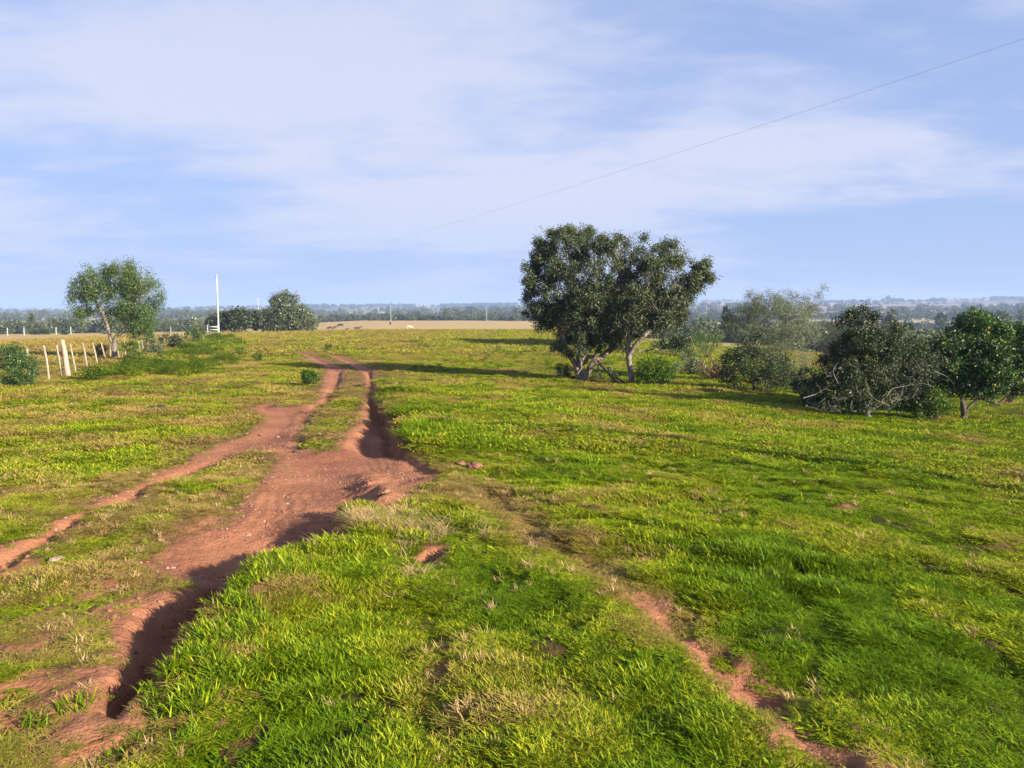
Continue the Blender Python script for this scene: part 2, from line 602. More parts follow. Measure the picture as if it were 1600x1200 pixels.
scrub = MIX(g, RAMP(g, NOISE(g, pos, 0.0035, 4, 0.6), [(0.50, 0.0), (0.53, 1.0)]), scrub, (0.46, 0.36, 0.20))
grassfar = MIX(g, a_hill, grassfar, scrub)
nearfar = MIX(g, a_far, thatch_shade, grassfar)
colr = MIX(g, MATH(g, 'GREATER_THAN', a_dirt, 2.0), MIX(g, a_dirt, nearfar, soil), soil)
bump = N(g, 'ShaderNodeBump')
bump.inputs['Strength'].default_value = 0.9
bump.inputs['Distance'].default_value = 0.03
hn = MATH(g, 'ADD', MATH(g, 'ADD', MATH(g, 'MULTIPLY', nB, 0.7), MATH(g, 'MULTIPLY', nC, 0.5)), MATH(g, 'MULTIPLY', NOISE(g, pos, 22.0, 3, 0.5), 0.6))
L(g, hn, bump.inputs['Height'])
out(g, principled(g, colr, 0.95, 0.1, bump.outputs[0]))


def grass_mat(name, dead=False):
    m, t = new_mat(name)
    dry = N(t, 'ShaderNodeAttribute', attribute_name='dry', attribute_type='INSTANCER').outputs['Fac']
    rnd = N(t, 'ShaderNodeAttribute', attribute_name='rnd', attribute_type='INSTANCER').outputs['Fac']
    bl = N(t, 'ShaderNodeAttribute', attribute_name='tint').outputs['Fac']      # per blade
    hh = N(t, 'ShaderNodeAttribute', attribute_name='tip').outputs['Fac']
    if dead:
        c = MIX(t, bl, (0.34, 0.21, 0.08), (0.62, 0.45, 0.22))
    else:
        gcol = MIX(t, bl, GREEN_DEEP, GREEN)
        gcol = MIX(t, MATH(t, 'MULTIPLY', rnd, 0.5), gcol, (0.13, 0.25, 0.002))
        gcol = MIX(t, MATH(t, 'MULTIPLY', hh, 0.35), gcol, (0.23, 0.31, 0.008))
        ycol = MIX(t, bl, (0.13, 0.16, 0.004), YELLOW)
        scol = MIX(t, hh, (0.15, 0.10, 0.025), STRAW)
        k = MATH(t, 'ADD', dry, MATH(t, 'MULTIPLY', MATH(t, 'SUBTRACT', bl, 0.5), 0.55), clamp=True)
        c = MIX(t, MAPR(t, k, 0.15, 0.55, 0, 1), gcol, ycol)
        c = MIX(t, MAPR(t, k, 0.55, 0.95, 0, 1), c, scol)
    d = N(t, 'ShaderNodeBsdfDiffuse'); L(t, c, d.inputs[0])
    tr = N(t, 'ShaderNodeBsdfTranslucent'); L(t, MIX(t, 0.5, c, (0.30, 0.36, 0.02) if not dead else (0.5, 0.36, 0.16)), tr.inputs[0])
    ms = N(t, 'ShaderNodeMixShader'); ms.inputs[0].default_value = 0.14
    L(t, d.outputs[0], ms.inputs[1]); L(t, tr.outputs[0], ms.inputs[2])
    gl = N(t, 'ShaderNodeBsdfGlossy'); gl.inputs['Roughness'].default_value = 0.45
    gl.inputs[0].default_value = (0.9, 0.95, 0.85, 1)
    m2 = N(t, 'ShaderNodeMixShader'); m2.inputs[0].default_value = 0.015
    L(t, ms.outputs[0], m2.inputs[1]); L(t, gl.outputs[0], m2.inputs[2])
    out(t, m2.outputs[0])
    return m


def leaf_mat(name, dark, light, tipc=None, gloss=0.06, transl=0.2, rough=0.4):
    m, t = new_mat(name)
    tint = N(t, 'ShaderNodeAttribute', attribute_name='tint').outputs['Fac']
    geo = N(t, 'ShaderNodeNewGeometry')
    nz = NOISE(t, geo.outputs['Position'], 1.3, 3)
    k = MATH(t, 'ADD', MATH(t, 'MULTIPLY', tint, 0.6), MATH(t, 'MULTIPLY', RAMP(t, nz, [(0.35, 0.0), (0.65, 1.0)]), 0.4))
    c = MIX(t, k, dark, light)
    if tipc: c = MIX(t, MAPR(t, tint, 0.9, 0.97, 0, 1), c, tipc)
    d = N(t, 'ShaderNodeBsdfDiffuse'); L(t, c, d.inputs[0])
    tr = N(t, 'ShaderNodeBsdfTranslucent'); L(t, MIX(t, 0.4, c, (light[0] * 1.3, light[1] * 1.5, light[2])), tr.inputs[0])
    ms = N(t, 'ShaderNodeMixShader'); ms.inputs[0].default_value = transl
    L(t, d.outputs[0], ms.inputs[1]); L(t, tr.outputs[0], ms.inputs[2])
    gl = N(t, 'ShaderNodeBsdfGlossy'); gl.inputs['Roughness'].default_value = rough
    m2 = N(t, 'ShaderNodeMixShader'); m2.inputs[0].default_value = gloss
    L(t, ms.outputs[0], m2.inputs[1]); L(t, gl.outputs[0], m2.inputs[2])
    out(t, m2.outputs[0])
    return m


def noisy_mat(name, c1, c2, scale=8, rough=0.85, stretch=None, spec=0.2):
    m, t = new_mat(name)
    tcn = N(t, 'ShaderNodeTexCoord')
    v = tcn.outputs['Object']
    if stretch:
        mp = N(t, 'ShaderNodeMapping'); mp.inputs['Scale'].default_value = stretch
        L(t, v, mp.inputs[0]); v = mp.outputs[0]
    n = NOISE(t, v, scale, 6, 0.65)
    f = RAMP(t, n, [(0.35, 0.0), (0.65, 1.0)])
    c = MIX(t, f, c1, c2)
    b = N(t, 'ShaderNodeBump'); b.inputs['Strength'].default_value = 0.5; b.inputs['Distance'].default_value = 0.01
    L(t, n, b.inputs['Height'])
    out(t, principled(t, c, rough, spec, b.outputs[0]))
    return m


M_grass = grass_mat('grass')
M_dead = grass_mat('dead_grass', True)
M_bark = noisy_mat('pale_bark', (0.05, 0.04, 0.03), (0.33, 0.27, 0.21), 5, stretch=(3, 3, 0.7))
M_bark_dark = noisy_mat('dark_bark', (0.035, 0.027, 0.02), (0.13, 0.10, 0.075), 6)
M_twig = noisy_mat('twig', (0.08, 0.07, 0.055), (0.28, 0.26, 0.22), 6)
M_wood = noisy_mat('weathered_wood', (0.17, 0.145, 0.105), (0.38, 0.335, 0.25), 9, stretch=(5, 5, 0.6))
M_rotpost = noisy_mat('reddish_wood', (0.30, 0.17, 0.13), (0.55, 0.38, 0.30), 7, stretch=(6, 6, 0.8))
M_pole = noisy_mat('pale_concrete', (0.30, 0.30, 0.29), (0.46, 0.46, 0.45), 3)
M_wire = noisy_mat('steel_wire', (0.10, 0.10, 0.10), (0.16, 0.16, 0.17), 2, 0.5)
M_cable = noisy_mat('cable', (0.30, 0.31, 0.34), (0.40, 0.41, 0.44), 2, 0.5)
M_stone = noisy_mat('stone', (0.20, 0.12, 0.08), (0.42, 0.29, 0.21), 12)
M_clod = noisy_mat('soil_clod', (0.16, 0.07, 0.045), (0.34, 0.15, 0.09), 14)
M_dung = noisy_mat('dung', (0.025, 0.02, 0.015), (0.09, 0.07, 0.05), 20)
L_olive = leaf_mat('olive_leaf', (0.016, 0.025, 0.009), (0.095, 0.12, 0.04), (0.24, 0.25, 0.13), 0.035, 0.15, 0.55)
L_willow = leaf_mat('feathery_leaf', (0.025, 0.05, 0.012), (0.12, 0.18, 0.045), (0.22, 0.28, 0.10), 0.02, 0.2)
L_silver = leaf_mat('silver_leaf', (0.035, 0.048, 0.02), (0.16, 0.19, 0.09), None, 0.03)
L_dark = leaf_mat('dark_leaf', (0.010, 0.018, 0.007), (0.050, 0.072, 0.022), (0.14, 0.17, 0.05), 0.03, 0.15, 0.55)
L_citrus = leaf_mat('citrus_leaf', (0.016, 0.038, 0.010), (0.075, 0.145, 0.022), (0.17, 0.27, 0.04), 0.04, 0.2, 0.55)
L_green = leaf_mat('fresh_leaf', (0.02, 0.048, 0.004), (0.10, 0.17, 0.01), None, 0.02, 0.25)
L_weed = leaf_mat('weed_leaf', (0.018, 0.036, 0.002), (0.10, 0.145, 0.006), None, 0.01, 0.2)
L_grey = leaf_mat('grey_leaf', (0.07, 0.085, 0.045), (0.24, 0.27, 0.16), None, 0.02)
L_tan = leaf_mat('tan_leaf', (0.18, 0.12, 0.05), (0.42, 0.31, 0.15), None, 0.02)
L_wood = leaf_mat('woodland_leaf', (0.026, 0.038, 0.016), (0.13, 0.15, 0.06), None, 0.02)

# ------------------------------------------------------------------ ground mesh
ang = np.concatenate([np.linspace(-180, -92, 22)[:-1], np.linspace(-92, -39, 72)[:-1], np.linspace(-39, 39, 640),
                      np.linspace(39, 92, 72)[1:], np.linspace(92, 180, 22)[1:-1]])
rad = [0.4, 0.8, 1.1, 1.4]
while rad[-1] < 16: rad.append(rad[-1] * 1.0062)
while rad[-1] < 60: rad.append(rad[-1] * 1.012)
while rad[-1] < 8000: rad.append(rad[-1] * 1.022)
rad = np.array(rad)
na, nr_ = len(ang), len(rad)
A, RD = np.meshgrid(np.radians(ang), rad, indexing='ij')
X = (RD * np.sin(A)).ravel(); Y = (RD * np.cos(A)).ravel()
dirt, dry, lush, sd = fields(X, Y)
Z = height(X, Y, sd)
rr = np.hypot(X, Y)
farm = sstep(35, 100, rr)
tanm = np.clip(sstep(112, 122, rr + (fbm(X, Y, 14, 3, 70) - 0.5) * 10) * sstep(640, 520, rr)
               + sstep(0, 5, -(X + 13.8 + (Y - 27) * 0.315)) * sstep(30, 55, rr) * 0.9, 0, 1)
azd = np.degrees(np.arctan2(X, Y))
tanm = tanm * (1 - 0.92 * sstep(7.5, 10, azd) * sstep(0, 0.1, fbm(X, Y, 60, 3, 71) - 0.42))
hill = np.maximum(sstep(455, 520, rr), sstep(8, 12, azd) * sstep(120, 220, rr + (fbm(X, Y, 60, 3, 72) - 0.5) * 90))
hill = np.maximum(hill, sstep(-20, -25, azd) * sstep(225, 250, rr))
V = np.stack([X, Y, Z], 1)
V = np.vstack([V, [[0, 0, float(zbase(0, 0))]]])
ctr = len(V) - 1
ii = np.arange(na); jj = np.arange(nr_ - 1)
I, J = np.meshgrid(ii, jj, indexing='ij')
I2 = (I + 1) % na
q = np.stack([I * nr_ + J, I * nr_ + J + 1, I2 * nr_ + J + 1, I2 * nr_ + J], -1).reshape(-1, 4)[:, ::-1]
fan = np.stack([np.full(na, ctr), ii * nr_, ((ii + 1) % na) * nr_], 1)[:, ::-1]


def ap(a, v=0.0): return np.append(a, v)


att = {'dirt': ap(dirt), 'dry': ap(dry), 'far': ap(farm), 'hill': ap(hill), 'tanf': ap(tanm)}
sdv = ap(sd, -9)
istrack = (sdv[q] > 0.0).sum(1) >= 3


def submesh(name, faces):
    used = np.unique(np.concatenate([f.ravel() for f in faces]))
    remap = np.full(len(V), -1, dtype=np.int64); remap[used] = np.arange(len(used))
    me = mesh_np(name, V[used], [remap[f] for f in faces], gm, {k: a[used] for k, a in att.items()}, smooth=True)
    return obj(name, me)


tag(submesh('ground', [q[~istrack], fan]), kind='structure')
tag(submesh('dirt_track', [q[istrack]]), kind='structure')

# ------------------------------------------------------------------ scatter helper


def proto_collection(name, meshes):
    c = bpy.data.collections.new(name)
    for k, me in enumerate(meshes):
        o = bpy.data.objects.new('%s_%02d' % (name, k), me)
        c.objects.link(o)
    return c


def scatter(name, pts, rot, scl, idx, coll, attrs=None):
    me = bpy.data.meshes.new(name)
    me.vertices.add(len(pts))
    me.vertices.foreach_set('co', np.asarray(pts, dtype=np.float32).ravel())
    for k, v in (('rot', rot), ('scl', scl)):
        a = me.attributes.new(k, 'FLOAT_VECTOR', 'POINT')
        a.data.foreach_set('vector', np.asarray(v, dtype=np.float32).ravel())
    a = me.attributes.new('idx', 'INT', 'POINT')
    a.data.foreach_set('value', np.asarray(idx, dtype=np.int32))
    for k, v in (attrs or {}).items():
        a = me.attributes.new(k, 'FLOAT', 'POINT')
        a.data.foreach_set('value', np.asarray(v, dtype=np.float32))
    o = obj(name, me)
    ng = bpy.data.node_groups.new(name, 'GeometryNodeTree')
    ng.interface.new_socket('Geometry', in_out='INPUT', socket_type='NodeSocketGeometry')
    ng.interface.new_socket('Geometry', in_out='OUTPUT', socket_type='NodeSocketGeometry')
    gi = ng.nodes.new('NodeGroupInput'); go = ng.nodes.new('NodeGroupOutput')
    ci = ng.nodes.new('GeometryNodeCollectionInfo')
    ci.inputs['Collection'].default_value = coll
    ci.inputs['Separate Children'].default_value = True
    ci.inputs['Reset Children'].default_value = True
    ip = ng.nodes.new('GeometryNodeInstanceOnPoints')
    ip.inputs['Pick Instance'].default_value = True

    def na_(nm, ty):
        n = ng.nodes.new('GeometryNodeInputNamedAttribute')
        n.data_type = ty
        n.inputs['Name'].default_value = nm
        return next(s for s in n.outputs if s.enabled and s.name == 'Attribute')
    ng.links.new(gi.outputs[0], ip.inputs['Points'])
    ng.links.new(ci.outputs[0], ip.inputs['Instance'])
    ng.links.new(na_('idx', 'INT'), ip.inputs['Instance Index'])
    e2r = ng.nodes.new('FunctionNodeEulerToRotation')
    ng.links.new(na_('rot', 'FLOAT_VECTOR'), e2r.inputs[0])
    ng.links.new(e2r.outputs[0], ip.inputs['Rotation'])
    ng.links.new(na_('scl', 'FLOAT_VECTOR'), ip.inputs['Scale'])
    ng.links.new(ip.outputs[0], go.inputs[0])
    md = o.modifiers.new('scatter', 'NODES')
    md.node_group = ng
    return o


# ------------------------------------------------------------------ grass
def blades(n, rad_, h, w, lean, curl, seed, mat, seg=2):
    r = np.random.default_rng(seed)
    Vs = []; Fs = []; tint = []; tip = []
    for k in range(n):
        a = r.uniform(0, 2 * math.pi); d = rad_ * math.sqrt(r.uniform())
        bx, by = d * math.cos(a), d * math.sin(a)
        dirn = r.uniform(0, 2 * math.pi)
        hh = h * r.uniform(0.55, 1.15); ln = lean * r.uniform(0.2, 1.3); cu = curl * r.uniform(0.3, 1.3)
        dx, dy = math.cos(dirn), math.sin(dirn)
        wx, wy = -dy * w * 0.5 * r.uniform(.7, 1.3), dx * w * 0.5
        b0 = len(Vs); tt = r.uniform()
        for s in range(seg):
            f = s / seg
            off = hh * (ln * f + cu * f * f)
            zz = hh * f * (1 - 0.35 * cu * f)
            k2 = 1 - 0.35 * f
            for sg in (-1, 1):
                Vs.append((bx + dx * off + sg * wx * k2, by + dy * off + sg * wy * k2, zz - 0.01))
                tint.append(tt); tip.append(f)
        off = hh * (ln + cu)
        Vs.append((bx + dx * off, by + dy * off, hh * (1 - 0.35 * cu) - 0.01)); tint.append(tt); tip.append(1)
        for s in range(seg - 1):
            i = b0 + 2 * s
            Fs.append((i, i + 1, i + 3)); Fs.append((i, i + 3, i + 2))
        i = b0 + 2 * (seg - 1)
        Fs.append((i, i + 1, i + 2))
    return mesh_np('tuft', np.array(Vs), np.array(Fs), mat, {'tint': tint, 'tip': tip})


TUFTS = []
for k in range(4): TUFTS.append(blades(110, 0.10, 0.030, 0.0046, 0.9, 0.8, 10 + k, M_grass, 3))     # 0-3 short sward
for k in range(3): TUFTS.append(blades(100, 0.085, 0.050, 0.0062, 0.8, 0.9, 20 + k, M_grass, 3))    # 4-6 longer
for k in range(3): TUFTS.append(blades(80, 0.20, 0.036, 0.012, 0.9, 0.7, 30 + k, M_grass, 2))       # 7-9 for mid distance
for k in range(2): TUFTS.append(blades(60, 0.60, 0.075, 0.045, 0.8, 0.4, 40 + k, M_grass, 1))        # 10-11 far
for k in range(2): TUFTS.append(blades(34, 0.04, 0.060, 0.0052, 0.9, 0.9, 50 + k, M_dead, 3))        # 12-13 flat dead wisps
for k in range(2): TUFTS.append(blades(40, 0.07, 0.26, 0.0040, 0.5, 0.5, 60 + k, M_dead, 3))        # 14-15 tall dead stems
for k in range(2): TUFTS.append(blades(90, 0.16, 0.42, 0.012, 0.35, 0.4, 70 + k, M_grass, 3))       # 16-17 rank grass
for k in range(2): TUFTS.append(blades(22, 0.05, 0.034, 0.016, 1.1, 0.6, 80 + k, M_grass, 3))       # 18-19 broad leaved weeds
tuftc = proto_collection('tuft', TUFTS)


def fan_points(n, r0, r1, half=37.5, inner=0.0):
    u = rng.uniform(size=n)
    r = np.sqrt(r0**2 + u * (r1**2 - r0**2))
    a = np.radians(rng.uniform(inner, half, n) * rng.choice([-1.0, 1.0], n))
    return r * np.sin(a), r * np.cos(a)


GP = []


def add_grass(n, r0, r1, sizes, half=37.5, inner=0.0, hs=1.0, kinds=(0, 4), long_kinds=(4, 7), dens=1.0):
    x, y = fan_points(n, r0, r1, half, inner)
    d, dr, lu, sd = fields(x, y)
    keep = (rng.uniform(size=n) > d * 1.15) & (sd < -0.05 - 0.05 * (r0 > 10) - 0.1 * (r0 > 20) + 0.08 * rng.normal(size=n))
    if r0 < 10:
        keep &= (fbm(x, y, 0.17, 2, 88) > 0.37 + 0.08 * rng.normal(size=n))  # thins the tufts so the blackened ground shows as shadow gaps
    x, y, d, dr, lu, sd = (a[keep] for a in (x, y, d, dr, lu, sd))
    z = height(x, y, sd)
    m = len(x)
    idx = rng.integers(kinds[0], kinds[1], m)
    lg = rng.uniform(size=m) < np.clip((lu - 0.35) * 1.1, 0, 0.9)
    idx = np.where(lg, rng.integers(long_kinds[0], long_kinds[1], m), idx)
    if r0 < 10:
        wd = rng.uniform(size=m) < 0.22 * sstep(0.5, 0.65, fbm(x, y, 0.8, 3, 57)) + 0.03
        idx = np.where(wd, rng.integers(18, 20, m), idx)
    s = sizes * rng.uniform(0.75, 1.3, m)
    hscale = s * (0.55 + 0.75 * lu) * hs * (1 - 0.55 * np.clip(d * 1.5, 0, 1)) * (0.55 + 0.9 * fbm(x, y, 0.3, 2, 90)) * (0.45 + 0.55 * sstep(0.0, 0.7, -sd)) * (0.6 + 1.0 * sstep(0.45, 0.7, fbm(x, y, 1.3, 3, 92)))
    GP.append((np.stack([x, y, z], 1), np.stack([rng.normal(0, .1, m), rng.normal(0, .1, m), rng.uniform(0, 6.28, m)], 1),
               np.stack([s, s, hscale], 1), idx, dr, np.clip(0.35 * rng.uniform(size=m) + 0.65 * fbm(x, y, 0.7, 3, 91), 0, 1)))


add_grass(26000, 1.5, 5.5, 0.78, hs=0.62)
add_grass(50000, 5.0, 11.5, 0.92, hs=0.68)
add_grass(34000, 11.0, 24, 1.15, kinds=(7, 10), long_kinds=(7, 10))
add_grass(46000, 23, 52, 1.35, kinds=(7, 10), long_kinds=(7, 10), hs=0.95)
add_grass(52000, 50, 122, 1.35, kinds=(10, 12), long_kinds=(10, 12), hs=0.8)


# the pasture goes on beyond the edges of the picture
add_grass(9000, 0.5, 5.5, 0.95, half=88, inner=37, hs=0.62)
add_grass(22000, 5.0, 13, 1.2, half=88, inner=37, hs=0.68)
add_grass(26000, 12, 30, 1.3, half=88, inner=37, kinds=(7, 10), long_kinds=(7, 10))
add_grass(16000, 28, 90, 1.2, half=80, inner=37, kinds=(10, 12), long_kinds=(10, 12), hs=0.8)
add_grass(2500, 0.35, 1.6, 0.8, half=40, hs=0.62)


def add_special(x, y, idx, s, hsc, dryv, rndv):
    k = track_sd(x, y) < -0.06
    x, y, idx, s, hsc, dryv, rndv = (a[k] for a in (x, y, idx, s, hsc, dryv, rndv))
    m = len(x)
    GP.append((np.stack([x, y, height(x, y)], 1), np.stack([rng.normal(0, .12, m), rng.normal(0, .12, m), rng.uniform(0, 6.28, m)], 1),
               np.stack([s, s, hsc], 1), idx, dryv, rndv))


# dead wisps lying in the sward
x, y = fan_points(9000, 1.8, 16)
d, dr, lu, sd = fields(x, y)
k = (d < 0.7) & (fbm(x, y, 0.5, 3, 93) > 0.48) & (rng.uniform(size=len(x)) < 0.08 + 0.7 * dr)
x, y = x[k], y[k]
add_special(x, y, rng.integers(12, 14, len(x)), rng.uniform(0.35, 0.85, len(x)), rng.uniform(0.7, 1.5, len(x)), np.ones(len(x)), rng.uniform(size=len(x)))
# stray tufts creeping into the bare soil
x, y = fan_points(30000, 2.2, 18)
sd_ = track_sd(x, y)
k = (sd_ > -0.08) & (sd_ < 0.32) & (rng.uniform(size=len(x)) < 0.5 * np.exp(-np.maximum(sd_, 0) / 0.10)) & (fbm(x, y, 0.4, 2, 59) > 0.42)
x, y = x[k], y[k]
m = len(x)
s = rng.uniform(0.25, 0.7, m)
GP.append((np.stack([x, y, height(x, y)], 1), np.stack([rng.normal(0, .1, m), rng.normal(0, .1, m), rng.uniform(0, 6.28, m)], 1),
           np.stack([s, s, s * rng.uniform(.5, 1.0, m)], 1), np.where(rng.uniform(size=m) < .3, rng.integers(12, 14, m), rng.integers(0, 4, m)), rng.uniform(0.3, 0.9, m), rng.uniform(size=m)))
# tall stems on the crumbling bank
for (cx, cy, sx, nn, kk, hmul, dv) in ((535, 830, 0.25, 22, 14, 0.55, 1.0), (585, 835, 0.4, 34, 14, 0.32, 0.9), (640, 850, 0.4, 22, 14, .25, 1.0), (560, 860, .3, 60, 4, 1.5, .4), (620, 810, .3, 60, 4, 1.4, .55),
                                       (560, 735, 0.12, 8, 14, 0.8, 0.7), (500, 868, 0.22, 60, 4, 1.7, 0.35), (430, 915, 0.25, 70, 4, 1.8, 0.2),
                                       (345, 1000, 0.2, 60, 4, 1.6, 0.15), (285, 1085, 0.2, 60, 4, 1.7, 0.2), (380, 1060, 0.35, 60, 4, 1.3, 0.1),
                                       (634, 620, 0.5, 40, 16, 0.30, 0.12), (645, 655, 0.45, 40, 16, 0.28, 0.1), (668, 688, 0.45, 36, 16, 0.25, 0.1),
                                       (925, 735, 0.4, 12, 16, 0.2, 0.1), (600, 600, 0.4, 14, 16, 0.3, 0.15), (820, 680, 0.5, 10, 16, 0.22, 0.2), (1290, 735, 0.4, 8, 16, .25, .2), (1180, 690, .4, 8, 16, .2, .2)):
    p = P(cx, cy)
    x = p[0] + rng.normal(0, sx, nn); y = p[1] + rng.normal(0, sx, nn)
    s = rng.uniform(0.6, 1.2, nn)
    add_special(x, y, kk + rng.integers(0, 2, nn), s, s * hmul * rng.uniform(0.7, 1.2, nn), np.full(nn, dv), rng.uniform(size=nn))
# rank growth along the left fence line
x = []; y = []
for k in range(1500):
    t = rng.uniform() ** 0.7
    a = np.array(P(150 + 180 * t, 588 - 62 * t)[:2]) if False else None
fa = PL([(120, 596), (200, 574), (260, 556), (300, 541), (335, 526)])
fb = PL([(180, 590), (280, 590), (360, 575), (390, 545), (370, 528)])
for k in range(1300):
    t = rng.uniform() * 3.999; i = int(t); f = t - i; s = rng.uniform() ** 1.3
    pa = fa[i] * (1 - f) + fa[i + 1] * f; pb = fb[i] * (1 - f) + fb[i + 1] * f
    p = pa * (1 - s) + pb * s
    x.append(p[0]); y.append(p[1])
x = np.array(x); y = np.array(y)
k = fbm(x, y, 2.5, 3, 97) > 0.46
x, y = x[k], y[k]
s = rng.uniform(0.8, 2.2, len(x))
add_special(x, y, rng.integers(16, 18, len(x)), s, s * rng.uniform(0.12, 0.45, len(x)), np.clip(rng.normal(0.22, 0.16, len(x)), 0, 1), rng.uniform(size=len(x)) * 0.4)

gp = [np.concatenate([g_[k] for g_ in GP]) for k in range(6)]
tag(scatter('pasture_grass', gp[0], gp[1], gp[2], gp[3], tuftc, {'dry': gp[4], 'rnd': gp[5]}),
    'short green and straw coloured pasture grass on both sides of the red dirt track', 'grass', kind='stuff')

# ------------------------------------------------------------------ trees


def tube_mesh(chains, sides_fn):
    Vs = []; Fs = []; base = 0
    for pts, rads in chains:
        n = len(pts)
        if n < 2: continue
        k = sides_fn(max(rads))
        pts = np.asarray(pts, float); rads = np.asarray(rads, float)
        tan = np.gradient(pts, axis=0)
        tan /= (np.linalg.norm(tan, axis=1)[:, None] + 1e-9)
        ref = np.array([0.31, 0.21, 0.93]) if abs(tan[0][2]) < 0.8 else np.array([1.0, 0.1, 0.0])
        u = np.cross(tan, ref); u /= (np.linalg.norm(u, axis=1)[:, None] + 1e-9)
        v = np.cross(tan, u)
        th = np.linspace(0, 2 * math.pi, k, endpoint=False)
        ring = pts[:, None, :] + rads[:, None, None] * (np.cos(th)[None, :, None] * u[:, None, :] + np.sin(th)[None, :, None] * v[:, None, :])
        Vs.append(ring.reshape(-1, 3))
        i, j = np.meshgrid(np.arange(n - 1), np.arange(k), indexing='ij')
        j2 = (j + 1) % k
        Fs.append((base + np.stack([i * k + j, i * k + j2, (i + 1) * k + j2, (i + 1) * k + j], -1)).reshape(-1, 4))
        base += n * k
    return np.vstack(Vs), np.vstack(Fs)


def grow(seeds, attract, step=0.14, infl=1.2, kill=0.22, iters=90, seed=0, jitter=0.18):
    """space colonisation. seeds: list of polylines; a polyline's first point joins the nearest earlier node"""
    r = np.random.default_rng(seed)
    nodes = []; parent = []
    for pl in seeds:
        pl = [np.array(p, float) for p in pl]
        prev = -1
        if nodes:
            dd = [np.linalg.norm(pl[0] - q_) for q_ in nodes]
            prev = int(np.argmin(dd))
        else:
            nodes.append(pl[0]); parent.append(-1); prev = 0
        for a, b in zip(pl[:-1], pl[1:]):
            k = max(1, int(np.linalg.norm(b - a) / step))
            for s in range(1, k + 1):
                p = a + (b - a) * s / k
                p = p + r.normal(0, 0.012, 3)
                nodes.append(p); parent.append(prev); prev = len(nodes) - 1
    att_ = np.array(attract)
    alive = np.ones(len(att_), bool)
    for it in range(iters):
        kd = KDTree(len(nodes))
        for k, p in enumerate(nodes): kd.insert(p, k)
        kd.balance()
        pull = {}
        for k in np.nonzero(alive)[0]:
            co, i, d = kd.find(att_[k])
            if d < kill: alive[k] = False
            elif d < infl or it < 4:
                v = att_[k] - nodes[i]
                pull.setdefault(i, []).append(v / (np.linalg.norm(v) + 1e-9))
        if not pull: break
        added = 0
        for i, vs in pull.items():
            v = np.sum(vs, 0); v = v / (np.linalg.norm(v) + 1e-9) + r.normal(0, jitter, 3)
            v /= np.linalg.norm(v)
            nodes.append(nodes[i] + v * step); parent.append(i); added += 1
        if alive.sum() < 3 or len(nodes) > 5200: break
    return np.array(nodes), np.array(parent)


def chains_of(nodes, parent, tip=0.006, expo=2.3, rmax=None, basemul=1.0):
    n = len(nodes)
    kids = [[] for _ in range(n)]
    for i in range(n):
        if parent[i] >= 0: kids[parent[i]].append(i)
    rad_ = np.zeros(n)
    for i in range(n - 1, -1, -1):
        # parents always come before their children
        rad_[i] = tip if not kids[i] else (sum(rad_[k]**expo for k in kids[i]))**(1 / expo)
    if rmax: rad_ = tip + (rad_ - tip) * (rmax - tip) / max(rad_[0] - tip, 1e-6)
    out_ = []
    stack = [(0, -1)]
    while stack:
        s, pr = stack.pop()
        pts = []; rs = []
        if pr >= 0: pts.append(nodes[pr]); rs.append(min(rad_[pr], rad_[s] * 1.15))
        c = s
        while True:
            pts.append(nodes[c]); rs.append(rad_[c])
            if not kids[c]: break
            ks = sorted(kids[c], key=lambda k: -rad_[k])
            for k in ks[1:]: stack.append((k, c))
            c = ks[0]
        out_.append((pts, rs))
    depth_tip = [len(k) == 0 for k in kids]
    return out_, rad_, np.array(depth_tip)


def leaf_quads(P_, size, aspect, r, tintbase=None, droop=0.0, jitter=0.0):
    """diamond leaves with random attitude"""
    n = len(P_)
    d = r.normal(size=(n, 3)); d[:, 2] -= droop
    d /= np.linalg.norm(d, axis=1)[:, None]
    w = np.cross(d, r.normal(size=(n, 3))); w /= np.linalg.norm(w, axis=1)[:, None]
    L_ = size * r.uniform(0.6, 1.3, n)[:, None]
    a = P_; b = P_ + d * L_ * 0.45 + w * L_ * aspect * 0.5; c = P_ + d * L_; e = P_ + d * L_ * 0.45 - w * L_ * aspect * 0.5
    Vv = np.stack([a, b, c, e], 1).reshape(-1, 3)
    Ff = np.arange(4 * n).reshape(-1, 4)
    t = r.uniform(size=n) if tintbase is None else np.clip(tintbase + r.normal(0, 0.2, n), 0, 1)
    return Vv, Ff, np.repeat(t, 4)


def ell_points(ells, n, r, shell=0.0, pw=1.0):
    """points in a union of ellipsoids (cx,cy,cz,rx,ry,rz)"""
    ells = np.array(ells, float)
    vol = ells[:, 3] * ells[:, 4] * ells[:, 5]
    k = r.choice(len(ells), n, p=vol**pw / (vol**pw).sum())
    d = r.normal(size=(n, 3)); d /= np.linalg.norm(d, axis=1)[:, None]
    q_ = (shell + (1 - shell) * r.uniform(size=n))[:, None] ** (1 / 3)
    return ells[k, :3] + d * q_ * ells[k, 3:6]


